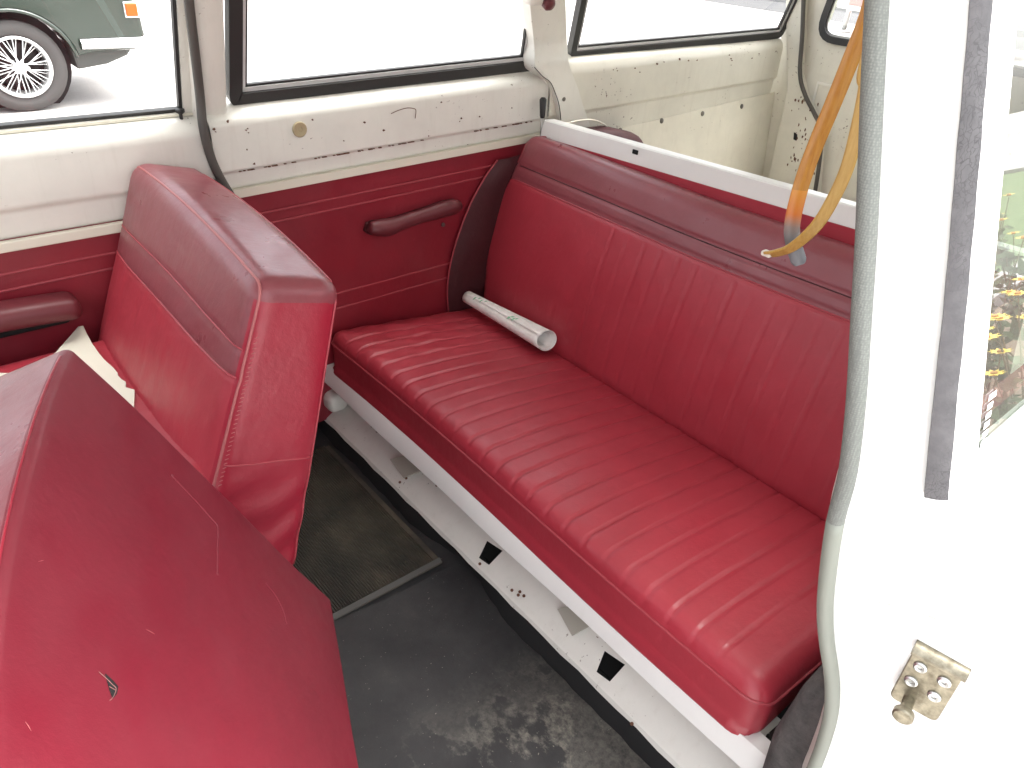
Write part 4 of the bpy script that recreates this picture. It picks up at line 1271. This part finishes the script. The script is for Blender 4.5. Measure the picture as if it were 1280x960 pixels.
# chrome bumper wrapping the corner
def bump_row(x, y, nx_, ny_):
    return [Vector((x + nx_ * a, y + ny_ * a, z)) for a, z in ((0, -1.09), (.03, -1.095), (.045, -1.115), (.045, -1.145), (.02, -1.17), (0, -1.175))]
rows = [bump_row(1.56 + .03 * i, GY - .005, 0, -1) for i in range(15)]
rows += [bump_row(2.00 + .10 * math.sin(a), GY + .10 - .105 * math.cos(a), math.sin(a), -math.cos(a)) for a in [math.pi / 2 * k / 6 for k in range(1, 7)]]
rows += [bump_row(2.10, GY + .2 + .16 * i, 1, 0) for i in range(8)]
obj('bumper', MB().grid(rows), M['chrome'], gc, True)
L0 = px(153, 3, Y=GY - .012); L1 = px(175, 22, Y=GY - .012)
mb = MB().box((L0.x + .012, GY - .030, L1.z + .012), (L1.x - .012, GY + .01, L0.z - .006))
lam = obj('indicator_lamp', mb, mat('orange_lens', (.62, .085, .004), .3), gc, bevel=.008)
obj('lamp_rim', MB().box((L0.x, GY - .014, L1.z), (L1.x, GY + .01, L0.z + .006)), M['chrome'], lam, bevel=.006)
def wire_wheel(x, y, sgn):
    c = Vector((x, y, -G + .335)); R0 = .335; q_ = 1.0
    mb = MB(); mb.lathe(tyre_prof(R0, .17), c, (0, -1, 0), 40, caps=False)
    w = obj('wheel', mb, mat('grey_tyre', (.055, .052, .05), .75), gc, True, angle=40)
    mb = MB(); mb.lathe([(r_ * q_, h_) for r_, h_ in [(.228, .080), (.222, .088), (.206, .082), (.200, .03), (.195, -.06), (.215, -.07)]], c, (0, -1 * sgn, 0), 40, caps=False)
    rim = obj('rim', mb, mat('silver_rim', (.75, .75, .74), .3, .6), w, True)
    mb = MB()
    for i in range(36):
        a = 2 * math.pi * i / 36; out = i % 2
        a2 = a + (.42 if i % 4 < 2 else -.42)
        h0 = .085 if out else .02; h1 = .055 if out else .0
        p0 = c + Vector((.035 * math.cos(a2), -sgn * h0, .035 * math.sin(a2))); p1 = c + Vector((.203 * q_ * math.cos(a), -sgn * h1, .203 * q_ * math.sin(a)))
        mb.tube([p0, p1], .0042, 5)
    obj('spokes', mb, mat('bright_spokes', (.82, .82, .82), .25, .5), w)
    mb = MB(); mb.lathe([(.045, -.02), (.045, .09), (.03, .10), (.022, .125), (.01, .13)], c, (0, -1 * sgn, 0), 20)
    mb.box(c + Vector((-.06, -sgn * .115 - .006, -.010)), c + Vector((.06, -sgn * .115 + .006, .010)))
    obj('hub_spinner', mb, M['chrome'], w, True, angle=40)
    obj('brake_drum', MB().lathe([(.17, 0), (.17, .05)], c + Vector((0, .09 * sgn, 0)), (0, sgn, 0), 24), M['black'], w)
wire_wheel(wx, GY + .10, 1); wire_wheel(wx2, GY + .10, 1); wire_wheel(wx, GY + 1.40, -1); wire_wheel(wx2, GY + 1.40, -1)

# ================================================================ far edge of the forecourt, trailer
KD = Vector((px(835, -6, Z=-G).x, px(835, -6, Z=-G).y, 0)); KE = Vector((px(1085, 33, Z=-G).x, px(1085, 33, Z=-G).y, 0))
kd = (KE - KD).normalized(); kn = Vector((kd.y, -kd.x, 0)); kn = kn if kn.x > 0 else -kn
def strip_on(d0, d1, z0, z1, name, m):
    a = KD - kd * 30; b = KD + kd * 60
    lo, hi = -G + z0, -G + z1
    pts = [a + kn * d0, b + kn * d0, b + kn * d1, a + kn * d1]
    mb = MB().prism([Vector((p.x, p.y, lo)) for p in pts], (0, 0, hi - lo))
    return struct(obj(name, mb, m))
strip_on(0, 2.6, -.05, .006, 'road', M['asphalt'])
strip_on(2.6, 30, -.05, .13, 'pavement', M['kerb'])

ft = px(1054, 40, Z=-G); tpx = px(1064, 8, Y=ft.y); tpx.x = ft.x
tr = T('trailer', 'small pale trailer standing on a grey prop beyond the tailgate window', 'trailer', (ft.x, ft.y, -G))
hgt = tpx.z + G
obj('prop_stand', MB().tube([(ft.x, ft.y, -G + .02), (ft.x, ft.y, -G + hgt)], .05, 10), M['steel'], tr, True)
obj('prop_foot', MB().lathe([(.16, 0), (.14, .03), (.05, .05)], (ft.x, ft.y, -G), (0, 0, 1), 16), M['steel'], tr, True)
obj('drawbar', MB().tube([(ft.x - .3, ft.y + .1, -G + hgt + .05), (ft.x + .4, ft.y - 2.0, -G + hgt - .12)], .07, 8), M['white_clean'], tr, True)
obj('trailer_body', MB().box((ft.x - .6, ft.y - 3.4, -G + hgt + .06), (ft.x + .9, ft.y - .25, -G + hgt + .7)), mat('faded_pink_boards', (.45, .27, .24), .7), tr, bevel=.03)
for dy in (-1.9,):
    for dx in (-.62, .82):
        obj('wheel', MB().lathe(tyre_prof(.32, .16), (ft.x + dx, ft.y + dy, -G + .32), (1, 0, 0), 24), M['rubber'], tr, True, angle=40)

# flower border, kerb, lawn and hedge beside the car (seen mirrored in the side glass)
def sheet(name, x0, x1, y0, y1, z, m):
    return struct(obj(name, MB().box((x0, y0, -G - .02), (x1, y1, -G + z)), m))
sheet('flower_border', 1.2, 14, -2.0, -.55, .02, M['soil'])
sheet('border_kerb', 1.2, 30, -2.35, -2.02, .10, M['kerb'])
sheet('lawn', 1.2, 60, -14, -2.37, .05, M['lawn'])
def leafy(mb, c, n, rad, size, mi=0, zs=1.0):
    for i in range(n):
        d = Vector((random.gauss(0, 1), random.gauss(0, 1), random.gauss(0, 1))).normalized() * rad * random.random() ** .4
        d.z *= zs; p = c + d
        a = Vector((random.gauss(0, 1), random.gauss(0, 1), random.gauss(0, .6))).normalized(); b = a.orthogonal().normalized()
        s = size * random.uniform(.6, 1.3)
        mb.add([p - a * s, p + b * s * .45, p + a * s, p - b * s * .45], [(0, 1, 2, 3)], mi)
# flowering plants: one thing each
def plant(x, y, seed):
    random.seed(seed)
    base = Vector((x, y, -G + .02)); h = random.uniform(.55, .95)
    t = T('flowering_plant', 'yellow daisy-like plant in the border, mirrored in the side window', 'plant', base, 'yellow flowers in the border beside the car')
    ms = MB(); mp = MB(); mc = MB()
    for k in range(7):
        an = random.uniform(0, 6.28); r_ = random.uniform(.05, .28); hh = h * random.uniform(.7, 1.05)
        tip = base + Vector((r_ * math.cos(an), r_ * math.sin(an), hh))
        mid = base.lerp(tip, .55) + Vector((0, 0, .08))
        ms.tube([base, mid, tip], [.005, .004, .003], 5, 1)
        for q_ in range(9):
            p = base.lerp(tip, random.uniform(.1, .9)); leafy(ms, p, 2, .05, .045, 0)
        hd = tip + Vector((0, 0, .01))
        for j in range(10):
            b = 2 * math.pi * j / 10; u = Vector((math.cos(b), math.sin(b), .12)); s_ = u.cross(Vector((0, 0, 1))).normalized()
            mp.add([hd, hd + u * .022 + s_ * .010, hd + u * .044, hd + u * .022 - s_ * .010], [(0, 1, 2, 3)])
        mc.lathe([(.014, -.004), (.012, .008), (.004, .011)], hd, (0, 0, 1), 8)
    obj('stems', ms, [M['leaf'], M['dry_stem']], t)
    f = obj('flower_heads', mp, M['petal'], t); obj('flower_centres', mc, M['petal_c'], f)
k = 0
for i in range(11):
    for j in range(3):
        k += 1; random.seed(100 + k)
        plant(1.6 + i * .42 + random.uniform(-.15, .15), -.80 - j * .42 + random.uniform(-.12, .12), 300 + k)
random.seed(5)
# hedge in separate clumps
for i in range(9):
    c = Vector((6 + i * 1.5, -6.2 - .25 * i, -G + .55)); t = T('hedge_bush', 'rounded green hedge bush at the back of the lawn, mirrored in the side window', 'bush', (c.x, c.y, -G + .05), 'hedge bushes behind the lawn')
    mb = MB(); leafy(mb, c, 1100, .95, .085, 0, .62); obj('foliage', mb, M['hedge_leaf'], t)
    obj('stem', MB().tube([(c.x, c.y, -G + .05), (c.x + .05, c.y, -G + .5)], [.05, .03], 7), M['bark'], t)
mb = MB().box((5, -16, -G), (45, -15.7, -G + 2.6))
o = obj('boundary_wall', mb, ground_mat('grey_render', (.34, .31, .31), (.28, .26, .26), 2), base=(25, -15.85, -G))
tag(o, 'long grey rendered boundary wall beyond the lawn', 'wall')

for o in bpy.data.objects:
    if o.name.split('.')[0] in ('paint_chips', 'rust_spots', 'rust_line', 'stitching', 'scuffs', 'spokes', 'green_print', 'tear_lip', 'foliage', 'stems', 'flower_heads', 'flower_centres', 'window_sticker'):
        o['kind'] = 'stuff'
